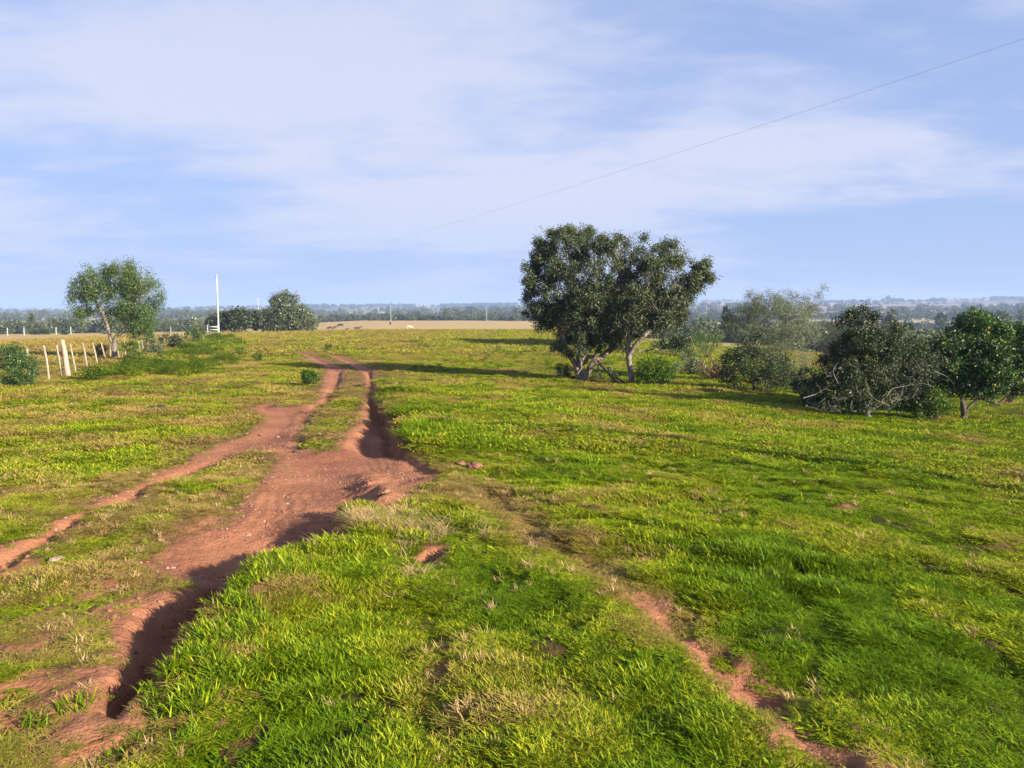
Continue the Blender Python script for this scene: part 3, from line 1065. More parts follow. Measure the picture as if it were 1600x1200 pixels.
def build_tree(name, base, seeds, ells, n_att, n_leaf, leaf, aspect, lmat, bmat, label, cat, group=None, step=0.14, kill=0.22,
               infl=1.2, seed=1, rmax=0.2, spread=0.10, droop=0.0, clump=True, expo=2.3, shell=0.3, tip=0.006, leafthin=0.4, attmin=None, leafzone=None):
    r = np.random.default_rng(seed)
    base = np.array(base, float)
    lumps = list(ells)
    for e in ells:
        for _ in range(4):
            d_ = r.normal(size=3); d_ /= np.linalg.norm(d_); d_[2] = abs(d_[2]) * (1 if r.uniform() < .7 else -1)
            kk = r.uniform(0.26, 0.48)
            lumps.append((e[0] + d_[0] * e[3] * .92, e[1] + d_[1] * e[4] * .92, e[2] + d_[2] * e[5] * .92, e[3] * kk, e[4] * kk, e[5] * kk))
    lumps = [(e[0], e[1], e[2], e[3] * .92, e[4] * .92, e[5] * .92) for e in lumps[:len(ells)]] + lumps[len(ells):]
    att_ = ell_points(lumps, n_att, r, shell)
    if attmin is not None: att_ = att_[att_[:, 2] > attmin]
    nodes, parent = grow(seeds, att_, step, infl, kill, seed=seed)
    ch, rad_, tips = chains_of(nodes, parent, tip, expo, rmax)
    print(name, len(nodes), 'thin', int((rad_ < tip * 2.6).sum()))
    root = empty(name, base)
    tag(root, label, cat, group)
    Vt, Ft = tube_mesh([(np.array(p) - base, q_) for p, q_ in ch], lambda a: 8 if a > 0.05 else (5 if a > 0.015 else 3))
    obj('trunk', mesh_np('trunk', Vt, Ft, bmat, smooth=True), root)
    thin = np.nonzero(rad_ < tip * 2.6)[0]
    if leafzone is not None: thin = thin[leafzone(nodes[thin])]
    if len(thin) and n_leaf:
        # clumps: some twigs carry many leaves, some few
        wgt = r.uniform(0, 1, len(thin)) ** 2 + leafthin * tips[thin]
        if clump:
            c = nodes[thin]
            wgt *= 0.06 + sstep(0.36, 0.62, fbm(c[:, 0] + 0.7 * c[:, 1], c[:, 2] + 0.5 * c[:, 1], 0.6, 3, seed))
        k = r.choice(thin, n_leaf, p=wgt / wgt.sum())
        pts = nodes[k] + r.normal(0, spread, (n_leaf, 3)) - np.array([0, 0, 1.0]) * np.abs(r.normal(0, spread * droop, n_leaf))[:, None] - base
        Vl, Fl, t = leaf_quads(pts, leaf, aspect, r, droop=droop)
        obj('crown', mesh_np('crown', Vl, Fl, lmat, {'tint': t}), root)
    return root, nodes, rad_


def pix_ell(px, py, Y, rx, ry, dy=0.0, rdepth=None):
    """ellipsoid given by picture centre/radii at forward distance Y (+dy)"""
    c = PY(px, py, Y + dy); s = Y / 1200.0
    return (c[0], c[1], c[2], rx * s, (rdepth if rdepth else (rx + ry) / 2) * s, ry * s)


def on_ground(px, Y):
    x = (px - 800) / 1200.0 * Y / (math.cos(PITCH) + 0) * math.cos(PITCH)
    return x


def base_at(px, py):
    p = P(px, py)
    return np.array([p[0], p[1], gz(p[0], p[1])])


bA = base_at(912, 594)
YA = bA[1]
bB = base_at(988, 600)
YB = bB[1]


def T(pts, Y):
    """polyline of (px, py, dy) at distance Y"""
    return [PY(p[0], p[1], Y + (p[2] if len(p) > 2 else 0)) for p in pts]


below = np.array([0, 0, -0.15])
seedsA = [
    [bA + below, *T([(905, 580), (898, 567, -.1), (883, 545, -.2), (880, 525, -.3), (870, 508, -.3), (857, 490, -.2), (850, 460, 0)], YA)],
    T([(900, 570), (908, 545, .3), (900, 515, .6), (905, 480, .9), (895, 440, 1.0), (890, 400, .8)], YA),
    [bA + below, *T([(918, 582, .0), (927, 566, .1), (944, 555, .2), (956, 545, .1), (964, 530, -.1), (970, 514, -.2), (978, 500, -.3), (982, 486, -.4), (979, 465, -.4), (972, 440, -.3), (965, 420, -.2)], YA)],
    T([(914, 572, -.2), (918, 557, -.3), (930, 558, -.3), (935, 545, -.2), (948, 525, -.1), (955, 508, 0), (950, 480, .2), (940, 450, .2), (930, 420, .2)], YA),
    T([(905, 575, -.3), (912, 555, -.4), (906, 535, -.4), (914, 518, -.3), (920, 500, -.3), (925, 470, -.5), (915, 440, -.6)], YA),
    T([(880, 525, -.3), (890, 505, -.6), (885, 480, -.9), (880, 455, -1.0)], YA),
    T([(982, 486, -.4), (1000, 468, -.2), (1020, 450, .1), (1040, 425, .3)], YA),
]
ellsA = [pix_ell(862, 462, YA, 50, 55), pix_ell(880, 395, YA, 48, 46), pix_ell(915, 385, YA, 42, 38, .4), pix_ell(850, 425, YA, 34, 42, -.3),
         pix_ell(930, 430, YA, 58, 55, -.5), pix_ell(925, 480, YA, 55, 48, 0), pix_ell(970, 405, YA, 52, 42), pix_ell(1010, 415, YA, 48, 44, .3),
         pix_ell(965, 455, YA, 45, 45), pix_ell(1045, 395, YA, 26, 25), pix_ell(848, 490, YA, 30, 26), pix_ell(905, 510, YA, 46, 32, .4), pix_ell(960, 505, YA, 46, 34, .5), pix_ell(885, 470, YA, 60, 60, .2), pix_ell(954, 388, YA, 32, 24, -.6), pix_ell(958, 386, YA, 32, 24, .5), pix_ell(948, 398, YA, 40, 38, -.1), pix_ell(955, 430, YA, 40, 40, .3), pix_ell(898, 535, YA, 42, 26, -.2), pix_ell(945, 530, YA, 36, 26, -.2), pix_ell(870, 500, YA, 40, 26, -.3), pix_ell(915, 500, YA, 50, 36, -.5)]
treeA, nodesA, _ = build_tree('spreading_tree', bA, seedsA, ellsA, 3800, 150000, 0.076, 0.42, L_olive, M_bark,
                              'large dark olive tree with several pale twisted stems in the middle of the pasture', 'tree',
                              step=0.15, kill=0.24, seed=3, rmax=0.21, spread=0.09, expo=2.2)
# dead limb that leans from the fork to the ground, and pale dead stems: parts of the tree
dl = T([(934, 564, -.3), (942, 573, -.5), (951, 582, -.6), (963, 590, -.8), (976, 598, -1.0)], YA)
Vd, Fd = tube_mesh([(np.array(dl) - bA, np.array([.07, .06, .055, .045, .03]))], lambda a: 7)
obj('dead_limb', mesh_np('dead_limb', Vd, Fd, M_bark_dark, smooth=True), treeA)
for pl, rd in (([(932, 567, -.4), (936, 578, -.4), (939, 592, -.5)], .045), ([(907, 560, -.5), (909, 575, -.5), (902, 585, -.6)], .035)):
    q_ = T(pl, YA)
    Vd, Fd = tube_mesh([(np.array(q_) - bA, np.linspace(rd, rd * .6, len(q_)))], lambda a: 6)
    obj('dead_limb', mesh_np('dead_limb', Vd, Fd, M_twig, smooth=True), treeA)

seedsB = [
    [bB + below, *T([(986, 582), (983, 567), (981, 550), (983, 535, .1), (995, 515, .2), (1000, 490, .3), (1010, 460, .4)], YB)],
    T([(982, 555), (992, 540, -.2), (1003, 528, -.3), (1020, 513, -.3), (1040, 495, -.2), (1062, 472, 0), (1078, 452, 0), (1095, 432, 0)], YB),
    T([(984, 556), (1000, 548, -.1), (1020, 546, .1), (1040, 548, .3), (1062, 540, .4)], YB),
    T([(981, 550), (972, 542, .1), (963, 538, .2)], YB),
]
ellsB = [pix_ell(1005, 475, YB, 48, 42), pix_ell(1035, 445, YB, 45, 48), pix_ell(1040, 490, YB, 42, 32), pix_ell(1078, 455, YB, 26, 26),
         pix_ell(1098, 428, YB, 20, 24), pix_ell(1058, 535, YB, 28, 14, .4), pix_ell(1000, 510, YB, 30, 26), pix_ell(1055, 400, YB, 22, 26)]
build_tree('spreading_tree', bB, seedsB, ellsB, 1900, 52000, 0.082, 0.42, L_olive, M_bark,
           'slimmer tree with one reddish trunk standing just right of the large twisted tree', 'tree',
           step=0.15, kill=0.25, seed=8, rmax=0.115, spread=0.10)


def simple_tree(name, px, py, ells, n_att, n_leaf, leaf, lmat, bmat, label, cat, trunk_top=None, Yo=0.0, **kw):
    b = base_at(px, py)
    Yt = b[1]
    es = [pix_ell(e[0], e[1], Yt, e[2], e[3], e[4] if len(e) > 4 else 0) for e in ells]
    if trunk_top is None: trunk_top = [(px, py - 12)]
    sd_ = [[b + below, *T(trunk_top, Yt)]]
    for s in kw.pop('extra', []): sd_.append(T(s, Yt))
    return build_tree(name, b, sd_, es, n_att, n_leaf, leaf, kw.pop('aspect', 0.45), lmat, bmat, label, cat, **kw)


# tree whose long shadow falls across the far pasture, mostly hidden by the two trees in front
hid = np.array([9.8, 64.5, 0.0]); hid[2] = gz(hid[0], hid[1])
hz = hid[2]
build_tree('spreading_tree', hid, [[hid + below, hid + np.array([0, 0, 1.2]), hid + np.array([.3, 0, 2.2])]],
           [(hid[0], hid[1], hz + 3.9, 4.0, 4.6, 1.9), (hid[0] + 1.5, hid[1] + 2, hz + 3.4, 3.2, 3.6, 1.5), (hid[0] - 1.2, hid[1] - 2, hz + 3.5, 3.0, 3.6, 1.5)],
           1500, 60000, 0.20, 0.6, L_dark, M_bark_dark, 'dark leafy tree farther off, showing through the gaps behind the slim reddish trunked tree', 'tree',
           step=0.3, kill=0.5, infl=2.8, seed=31, rmax=0.22, spread=0.3, tip=0.012)

# left pepper-like tree
simple_tree('pepper_tree', 181, 561,
            [(135, 455, 26, 30), (160, 440, 34, 26), (190, 432, 34, 24), (215, 440, 30, 26), (238, 455, 22, 24), (180, 465, 40, 26), (128, 475, 16, 22),
             (205, 500, 28, 26, -.3), (225, 495, 22, 24), (250, 465, 10, 16), (222, 512, 20, 14), (168, 485, 20, 18, .8)],
            2000, 48000, 0.12, L_willow, M_bark, 'rounded feathery green tree behind the left fence with a forked trunk', 'tree',
            trunk_top=[(178, 545), (180, 530), (186, 515), (180, 495)],
            extra=[[(179, 540), (172, 528), (168, 510), (160, 490), (150, 470)], [(184, 520), (196, 505), (210, 480), (222, 465)], [(182, 528), (195, 518), (212, 508)]],
            step=0.2, kill=0.32, infl=1.6, seed=12, rmax=0.16, spread=0.17, droop=0.9, tip=0.008, aspect=0.3)

# ------------------------------------------------------------------ shrubs in front of the low land, right
simple_tree('twiggy_shrub', 1180, 611,
            [(1165, 570, 42, 38), (1195, 575, 40, 36), (1150, 590, 20, 22), (1225, 590, 30, 22), (1180, 545, 36, 26)],
            1500, 15000, 0.07, L_dark, M_bark_dark, 'dense dark low shrub at the foot of the bare wispy shrub', 'shrub',
            trunk_top=[(1178, 600)], step=0.12, kill=0.2, infl=1.0, seed=17, rmax=0.06, spread=0.1, tip=0.004)
bT = base_at(1195, 606)
YT = bT[1] + 0.6
simple_tree('twiggy_shrub', 1200, 603,
            [(1190, 520, 50, 45), (1220, 500, 48, 40), (1200, 480, 40, 26), (1245, 480, 34, 24), (1270, 462, 22, 12), (1250, 520, 36, 40), (1235, 565, 36, 36), (1160, 500, 20, 28), (1175, 465, 16, 12), (1225, 458, 14, 10)],
            3600, 60000, 0.055, L_grey, M_twig, 'wispy grey half bare shrub leaning right, its thin twigs rising against the sky', 'shrub',
            trunk_top=[(1196, 590), (1192, 570)], extra=[[(1196, 585), (1215, 560), (1230, 530)], [(1194, 580), (1185, 545), (1190, 510)], [(1230, 530), (1250, 500), (1275, 465), (1287, 450)]],
            step=0.13, kill=0.2, infl=1.0, seed=19, rmax=0.035, spread=0.10, tip=0.006, aspect=0.3, leafthin=0.2)
simple_tree('tangled_tree', 1360, 652,
            [(1345, 560, 55, 50), (1310, 590, 42, 45), (1375, 540, 46, 42), (1400, 580, 46, 50), (1350, 510, 34, 26), (1345, 495, 24, 14), (1420, 610, 34, 34), (1440, 565, 30, 40, .5), (1300, 630, 30, 18), (1360, 620, 60, 26), (1285, 600, 16, 20)],
            3100, 52000, 0.062, L_dark, M_twig, 'low tangled tree with bare pale twigs under a dark crown beside the fruit tree', 'tree',
            trunk_top=[(1356, 640), (1345, 620)], extra=[[(1352, 635), (1340, 605), (1320, 580)], [(1356, 635), (1375, 605), (1395, 570)], [(1358, 640), (1400, 625), (1430, 618)], [(1345, 620), (1350, 570), (1350, 520)],
                                                          [(1352, 640), (1320, 640), (1290, 645), (1262, 635)]],
            step=0.11, kill=0.17, infl=0.9, seed=23, rmax=0.07, spread=0.075, tip=0.0042)
# arching bare canes on its sunny side
tt = [o for o in bpy.data.objects if o.name.startswith('tangled_tree')][0]
tb = np.array(tt.location)
rr_ = np.random.default_rng(5)
YQ = tb[1] - 0.95
ch = []
for (pts) in ([(1352, 590), (1356, 610), (1368, 626), (1390, 633)], [(1385, 620), (1394, 606), (1416, 603), (1440, 598), (1460, 604)],
              [(1350, 580), (1368, 578), (1383, 585)], [(1305, 610), (1304, 625), (1326, 622)], [(1300, 622), (1330, 620)],
              [(1460, 580), (1480, 588), (1490, 600)], [(1390, 640), (1408, 620), (1412, 600)], [(1310, 600), (1300, 580), (1310, 565)], [(1255, 622), (1275, 616), (1292, 606)]):
    q_ = np.array(T([(a, b, rr_.uniform(-.25, .2)) for a, b in pts], YQ)) - tb
    t_ = np.linspace(0, len(q_) - 1, 4 * len(q_))
    sm = np.stack([np.interp(t_, np.arange(len(q_)), q_[:, k]) for k in range(3)], 1)
    for _ in range(3): sm[1:-1] = (sm[:-2] + sm[2:] + 2 * sm[1:-1]) / 4
    ch.append((sm, np.linspace(.009, .004, len(sm))))
for _ in range(80):
    a0 = np.array(PY(rr_.uniform(1285, 1450), rr_.uniform(565, 645), YQ + rr_.uniform(-.1, .5))) - tb
    dr_ = rr_.normal(size=3); w_ = [a0]
    for k in range(7):
        dr_ = dr_ + rr_.normal(0, .55, 3); dr_ /= np.linalg.norm(dr_)
        w_.append(w_[-1] + dr_ * rr_.uniform(.03, .09))
    ch.append((np.array(w_), np.linspace(rr_.uniform(.004, .008), .002, len(w_))))
Vd, Fd = tube_mesh(ch, lambda a: 4)
obj('bare_branches', mesh_np('bare_branches', Vd, Fd, M_twig, smooth=True), tt)

cit, cn, cr = simple_tree('citrus_tree', 1509, 655,
                          [(1510, 545, 52, 38), (1520, 515, 36, 26), (1550, 545, 44, 44), (1480, 560, 36, 36), (1530, 585, 50, 34), (1585, 560, 40, 44), (1620, 540, 40, 40), (1495, 595, 34, 24), (1600, 595, 30, 26), (1655, 560, 30, 40), (1466, 548, 26, 30, .2), (1480, 590, 24, 20, .3)],
                          2300, 62000, 0.078, L_citrus, M_bark_dark, 'glossy green citrus tree with yellow fruit at the right edge', 'tree',
                          trunk_top=[(1506, 640), (1503, 622), (1508, 600)], extra=[[(1506, 642), (1522, 628), (1530, 622), (1545, 626), (1560, 631), (1572, 622), (1588, 617), (1610, 612)], [(1505, 630), (1520, 605), (1545, 580)], [(1504, 625), (1490, 600), (1485, 575)]],
                          step=0.12, kill=0.2, infl=1.0, seed=29, rmax=0.08, spread=0.09, tip=0.005, aspect=0.5)
# fruit
fm, ft = new_mat('yellow_fruit')
out(ft, principled(ft, (0.55, 0.36, 0.03), 0.5, 0.3))
vs = []
import bmesh
bm = bmesh.new(); bmesh.ops.create_icosphere(bm, subdivisions=1, radius=0.029)
fme = bpy.data.meshes.new('fruit'); bm.to_mesh(fme); bm.free(); fme.materials.append(fm)
cb = np.array(cit.location)
thin = np.nonzero((cr < 0.014) & (cn[:, 2] > cb[2] + 1.1) & (cn[:, 1] < cb[1] - 0.1))[0]
rr_ = np.random.default_rng(77)
for k in rr_.choice(thin, 60, replace=False)[:26]:
    p = cn[k] - cb
    out_ = p - np.array([0.6, 0, 1.9]); out_ /= np.linalg.norm(out_)
    obj('fruit', fme, cit, p + out_ * 0.10 + np.array([0, -0.06, -0.03]))


# ------------------------------------------------------------------ bushes (leafy mounds with stems)
def bush(name, px, py, ells, n_leaf, leaf, lmat, label, cat='bush', group=None, seed=0, aspect=0.5, droop=0, Ydist=None, stems=24, shell=0.45, bmat=None, up=0.0):
    r = np.random.default_rng(1000 + seed)
    if Ydist is None: b = base_at(px, py)
    else:
        p = PY(px, py, Ydist); b = np.array([p[0], p[1], gz(p[0], p[1])])
    Yt = b[1]
    es = np.array([pix_ell(e[0], e[1], Yt, e[2], e[3], e[4] if len(e) > 4 else 0) for e in ells])
    root = empty(name, b)
    tag(root, label, cat, group)
    # clump centres inside the mound, leaves round each
    nc = max(12, n_leaf // 45)
    cen = ell_points(es, nc, r, shell, 0.6)
    scale = float(np.mean(es[:, 3]))
    k = r.integers(0, nc, n_leaf)
    pts = cen[k] + r.normal(0, 0.16, (n_leaf, 3)) * scale
    gzv = height(pts[:, 0], pts[:, 1])
    pts = pts[pts[:, 2] > gzv]
    gzc = height(cen[:, 0], cen[:, 1])
    cen = cen[cen[:, 2] > gzc + 0.05]
    tb_ = r.uniform(size=nc)
    Vl, Fl, t = leaf_quads(pts - b, leaf, aspect, r, droop=droop - up)
    obj('foliage', mesh_np('foliage', Vl, Fl, lmat, {'tint': t}), root)
    ch = []
    for c in cen[:stems]:
        a = b + np.array([r.normal(0, .05), r.normal(0, .05), -0.08]); mdl = (a + c) / 2 + r.normal(0, 0.06 * scale, 3) + np.array([0, 0, .1 * scale])
        ch.append((np.array([a, mdl, c]) - b, np.array([.016, .012, .006]) * max(1, scale * 1.2)))
    if ch:
        Vs, Fs = tube_mesh(ch, lambda a: 4)
        obj('stems', mesh_np('stems', Vs, Fs, bmat or M_bark_dark), root)
    return root


BS = [
    ('leafy_bush', 28, 603, [(18, 572, 24, 28), (38, 575, 20, 26), (10, 560, 16, 18), (22, 545, 14, 10), (35, 595, 20, 10)], 11000, .06, L_citrus, 'broad leaved dark green bush at the left edge beside the first fence post'),
    ('leafy_bush', 203, 563, [(203, 548, 15, 15), (210, 555, 12, 9)], 1500, .11, L_green, 'round bright green bush by the foot of the feathery tree'),
    ('leafy_bush', 158, 556, [(158, 545, 9, 8), (163, 555, 14, 8)], 900, .12, L_dark, 'dark low bush left of the feathery tree trunk under the fence'),
    ('leafy_bush', 238, 554, [(238, 540, 15, 11), (246, 546, 12, 8)], 1300, .13, L_silver, 'grey green bush in the fence line right of the feathery tree'),
    ('leafy_bush', 268, 545, [(264, 530, 18, 8), (272, 535, 12, 8)], 1200, .15, L_dark, 'dark bush smothering the fence posts halfway to the utility pole'),
    ('leafy_bush', 302, 535, [(300, 525, 14, 9), (310, 522, 10, 10)], 1200, .18, L_willow, 'tall green bush along the fence just before the utility pole'),
    ('leafy_bush', 317, 522, [(314, 507, 9, 10), (322, 514, 9, 8)], 900, .20, L_grey, 'pale feathery bush at the foot of the utility pole'),
    ('leafy_bush', 1025, 603, [(1022, 578, 28, 20), (1035, 585, 20, 16), (1005, 585, 12, 14)], 5200, .075, L_green, 'fuzzy green bush right of the slim reddish trunk'),
    ('leafy_bush', 878, 592, [(880, 580, 14, 11), (895, 585, 16, 9), (925, 588, 16, 8)], 2600, .06, L_dark, 'dark undergrowth around the foot of the large twisted tree'),
    ('leafy_bush', 962, 600, [(958, 580, 9, 10), (965, 590, 8, 8)], 700, .07, L_olive, 'small sparse sapling between the two trunks'),
    ('leafy_bush', 1458, 658, [(1456, 628, 22, 20), (1468, 640, 18, 16), (1440, 640, 16, 14)], 5200, .06, L_green, 'fresh green reedy bush between the tangled tree and the fruit tree'),
    ('leafy_bush', 1440, 640, [(1435, 590, 26, 44), (1452, 570, 24, 34), (1425, 560, 20, 28)], 9000, .08, L_dark, 'tall dark bush filling the gap between the tangled tree and the fruit tree'),
    ('leafy_bush', 1262, 634, [(1258, 600, 18, 26), (1272, 612, 18, 20)], 4200, .07, L_dark, 'small dark bush at the left foot of the tangled tree'),
    ('leafy_bush', 1575, 632, [(1570, 560, 30, 30), (1590, 545, 30, 34), (1620, 560, 30, 34)], 9000, .09, L_citrus, 'dark glossy bush behind the fruit tree at the picture edge'),
    ('leafy_bush', 1075, 560, [(1065, 540, 22, 16), (1088, 545, 20, 14)], 3600, .10, L_willow, 'mid green bush on the slope behind the slim trunked tree'),
    ('dry_bush', 1110, 592, [(1108, 575, 18, 12), (1125, 582, 14, 10)], 2000, .10, L_tan, 'straw coloured dry bush left of the dense dark shrub'),
    ('dry_bush', 1080, 585, [(1068, 568, 16, 12), (1088, 572, 14, 10)], 1500, .10, L_grey, 'pale greenish scrub behind the fuzzy green bush'),
    ('leafy_bush', 1105, 560, [(1110, 535, 18, 14), (1090, 530, 14, 10)], 3000, .10, L_green, 'yellow green bush on the slope seen left of the wispy shrub'),
    ('leafy_bush', 1290, 560, [(1290, 520, 26, 18), (1310, 512, 18, 14)], 5200, .09, L_dark, 'dark bush in the hollow between wispy shrub and tangled tree'),
    ('grass_clump', 485, 602, [(485, 592, 13, 9), (480, 586, 8, 6)], 2200, .09, L_green, 'green clump of weeds standing on the grass strip left of the track'),
    ('grass_clump', 404, 564, [(400, 559, 7, 5), (409, 559, 6, 5)], 600, .12, L_green, 'dark green weed clump where the tree shadow crosses the left pasture'),
    ('grass_clump', 514, 547, [(513, 543, 6, 4)], 400, .15, L_green, 'small green bush beside the far end of the ruts'),
    ('leafy_bush', 53, 523, [(54, 517, 7, 5), (70, 518, 9, 5)], 700, .35, L_dark, 'brown green scrub patch against the far white fence, left part'),
    ('leafy_bush', 101, 523, [(101, 519, 5, 4)], 260, .3, L_dark, 'small round bush against the far white fence'),
    ('leafy_bush', 129, 520, [(129, 513, 5, 6)], 300, .3, L_dark, 'taller dark bush against the far white fence'),
    ('leafy_bush', 165, 522, [(165, 519, 6, 3)], 260, .3, L_silver, 'low grey bush behind the far fence near the feathery tree'),
]
for k, b_ in enumerate(BS):
    bush(b_[0], b_[1], b_[2], b_[3], b_[4], b_[5], b_[6], b_[7], cat='weed clump' if b_[0] == 'grass_clump' else 'bush', seed=k,
         up=1.2 if b_[0] == 'grass_clump' else 0, aspect=0.22 if b_[0] == 'grass_clump' else 0.5)

# distant rounded trees by the end of the track
FT = [
    ('leafy_tree', 372, 519, [(358, 500, 16, 14), (376, 499, 18, 16), (340, 504, 16, 11)], 5000, .42, L_dark, 'low dark rounded tree just right of the tall utility pole', 118),
    ('leafy_tree', 455, 518, [(445, 466, 22, 7), (436, 472, 12, 7), (442, 480, 16, 12), (430, 500, 24, 17), (460, 498, 30, 18), (480, 506, 18, 12), (452, 486, 28, 16)], 13000, .34, L_silver, 'large silvery green domed tree beside the end of the track', 124),
    ('leafy_tree', 412, 516, [(408, 497, 14, 14), (404, 505, 12, 10)], 3600, .36, L_silver, 'smaller grey green tree left of the silvery domed tree', 130),
]
for k, b_ in enumerate(FT):
    bush(b_[0], b_[1], b_[2], b_[3], b_[4], b_[5], b_[6], b_[7], cat='tree', seed=60 + k, Ydist=b_[8], shell=0.6)


# ------------------------------------------------------------------ woodland and far scrub
def clump_mesh(name, seed, n=260, size=0.9, rx=3.2, rz=3.0, mat=None):
    r = np.random.default_rng(seed)
    es = [(r.uniform(-1.6, 1.6), r.uniform(-1.6, 1.6), r.uniform(1.6, 4.2), rx * r.uniform(.5, .9), rx * r.uniform(.5, .9), rz * r.uniform(.4, .75)) for _ in range(5)]
    pts = ell_points(es, n, r, 0.75)
    pts = pts[pts[:, 2] > 0.1]
    Vl, Fl, t = leaf_quads(pts, size, 0.8, r)
    return mesh_np(name, Vl, Fl, mat or L_wood, {'tint': t})


WOOD = proto_collection('wood_clump', [clump_mesh('wood_clump', 200 + k) for k in range(6)])


def wood(name, x, y, s, label, cat, zoff=0.0, hs=None):
    m = len(x)
    z = height(x, y) + zoff
    sc = np.stack([s, s, s * (hs if hs is not None else rng.uniform(0.75, 1.15, m))], 1)
    rot = np.stack([np.zeros(m), np.zeros(m), rng.uniform(0, 6.28, m)], 1)
    return tag(scatter(name, np.stack([x, y, z], 1), rot, sc, rng.integers(0, 6, m), WOOD), label, cat, kind='stuff')


def azpts(n, a0, a1, r0, r1):
    r = rng.uniform(r0, r1, n); a = np.radians(rng.uniform(a0, a1, n))
    return r * np.sin(a), r * np.cos(a)


# tree line closing the tan field
x, y = azpts(800, -20, 9, 452, 520)
wood('tree_line', x, y, rng.uniform(0.3, 0.85, len(x)), 'dark tree line closing the tan field behind the cattle', 'woodland')
# wood beyond the far left fence
x, y = azpts(1500, -40, -20, 275, 440)
wood('woodland', x, y, rng.uniform(0.3, 0.85, len(x)), 'dark scrubby woodland beyond the far white fence at left', 'woodland')
# scrub over the low land at right, thinning in clearings
x, y = azpts(9000, 8, 42, 95, 1500)
r_ = np.hypot(x, y)
k = (fbm(x, y, 60, 3, 81) > 0.52) & (rng.uniform(size=len(x)) < np.clip(1.2 - r_ / 2500, .2, 1)) & (fbm(x, y, 25, 2, 84) > 0.35)
x, y = x[k], y[k]
wood('valley_scrub', x, y, rng.uniform(0.3, 0.85, len(x)), 'dark scrub and thickets scattered over the low land at right', 'scrub')
# distant hills
x, y = azpts(6500, -42, 42, 700, 3600)
k = fbm(x, y, 160, 4, 83) > 0.54
x, y = x[k], y[k]
wood('hill_scrub', x, y, rng.uniform(0.9, 2.0, len(x)), 'bluish woods and scrub covering the distant hills', 'scrub')

WEED = proto_collection('weed_clump', [clump_mesh('weed_clump', 260 + k, 420, 0.42, 3.2, 2.4, L_weed) for k in range(5)])


def weeds(name, x, y, s, hs, label, cat):
    m = len(x)
    o = scatter(name, np.stack([x, y, height(x, y) - 0.6 * s * hs], 1), np.stack([np.zeros(m), np.zeros(m), rng.uniform(0, 6.28, m)], 1),
                np.stack([s, s, s * hs], 1), rng.integers(0, 5, m), WEED)
    return tag(o, label, cat, kind='stuff')


x = []; y = []
for k in range(420):
    t = rng.uniform() ** 0.8 * 3.999; i = int(t); f = t - i; q_ = rng.uniform() ** 1.4
    p = (fa[i] * (1 - f) + fa[i + 1] * f) * (1 - q_) + (fb[i] * (1 - f) + fb[i + 1] * f) * q_
    x.append(p[0]); y.append(p[1])
x = np.array(x); y = np.array(y)
k = fbm(x, y, 3.0, 3, 98) > 0.44
x, y = x[k], y[k]
weeds('tall_weeds', x, y, rng.uniform(0.045, 0.15, len(x)), rng.uniform(0.45, 1.1, len(x)), 'dark green bank of tall weeds sloping from the left fence to the pasture', 'weeds')
x, y = fan_points(2600, 9, 75)
d, dr, lu, sd = fields(x, y)
k = (d < 0.2) & (sd < -0.5) & (fbm(x, y, 6, 3, 99) > 0.47)
x, y = x[k], y[k]
weeds('pasture_weeds', x, y, rng.uniform(0.012, 0.05, len(x)) * (0.5 + 0.02 * y), rng.uniform(0.4, 0.9, len(x)), 'small dark tussocks and weeds dotted over the grazed pasture', 'weeds')

# woods standing on the skyline
SK = [(575, 648, 474, 478, 2600, 'low bluish grove on the skyline left of the middle'), (690, 735, 473, 482, 2500, 'skyline wood left half, above the tree line'),
      (738, 806, 472, 482, 2450, 'skyline wood right half, reaching the large twisted tree'), (1545, 1640, 462, 470, 2500, 'long dense dark blue plantation on the skyline at the right edge'),
      (1388, 1408, 465, 472, 2300, 'low dark grove right of the pointed skyline tree'), (1452, 1470, 464, 471, 2400, 'small blue grove on the skyline between two larger ones'),
      (1280, 1312, 468, 473, 2400, 'thin line of trees on the skyline above the wispy shrub'),
      (32, 56, 484, 489, 2800, 'blue wood on the hazy left horizon'), (73, 84, 483, 489, 2800, 'small square blue grove on the left horizon'), (475, 500, 474, 480, 2700, 'tiny blue trees right of the domed tree')]
for x0, x1, y0, y1, D_, lb in SK:
    n = int((x1 - x0) * 1.3)
    px = rng.uniform(x0, x1, n)
    yy = D_ + rng.uniform(-50, 50, n)
    xx = (px - 800) / 1200 * yy
    zz = height(xx, yy)
    want = (y1 - y0) / 1200 * D_ / math.cos(PITCH)
    top = np.array([PY(800, y0, D_)[2]])
    s = np.clip((top - zz) / 6.3, 0.8, 6.0)
    sc = np.stack([np.clip(s, 1.2, 3), np.clip(s, 1.2, 3), s * rng.uniform(.8, 1.05, n)], 1)
    o = scatter('skyline_wood', np.stack([xx, yy, zz], 1), np.stack([np.zeros(n), np.zeros(n), rng.uniform(0, 6, n)], 1), sc, rng.integers(0, 6, n), WOOD)
    tag(o, lb, 'wood', kind='stuff')


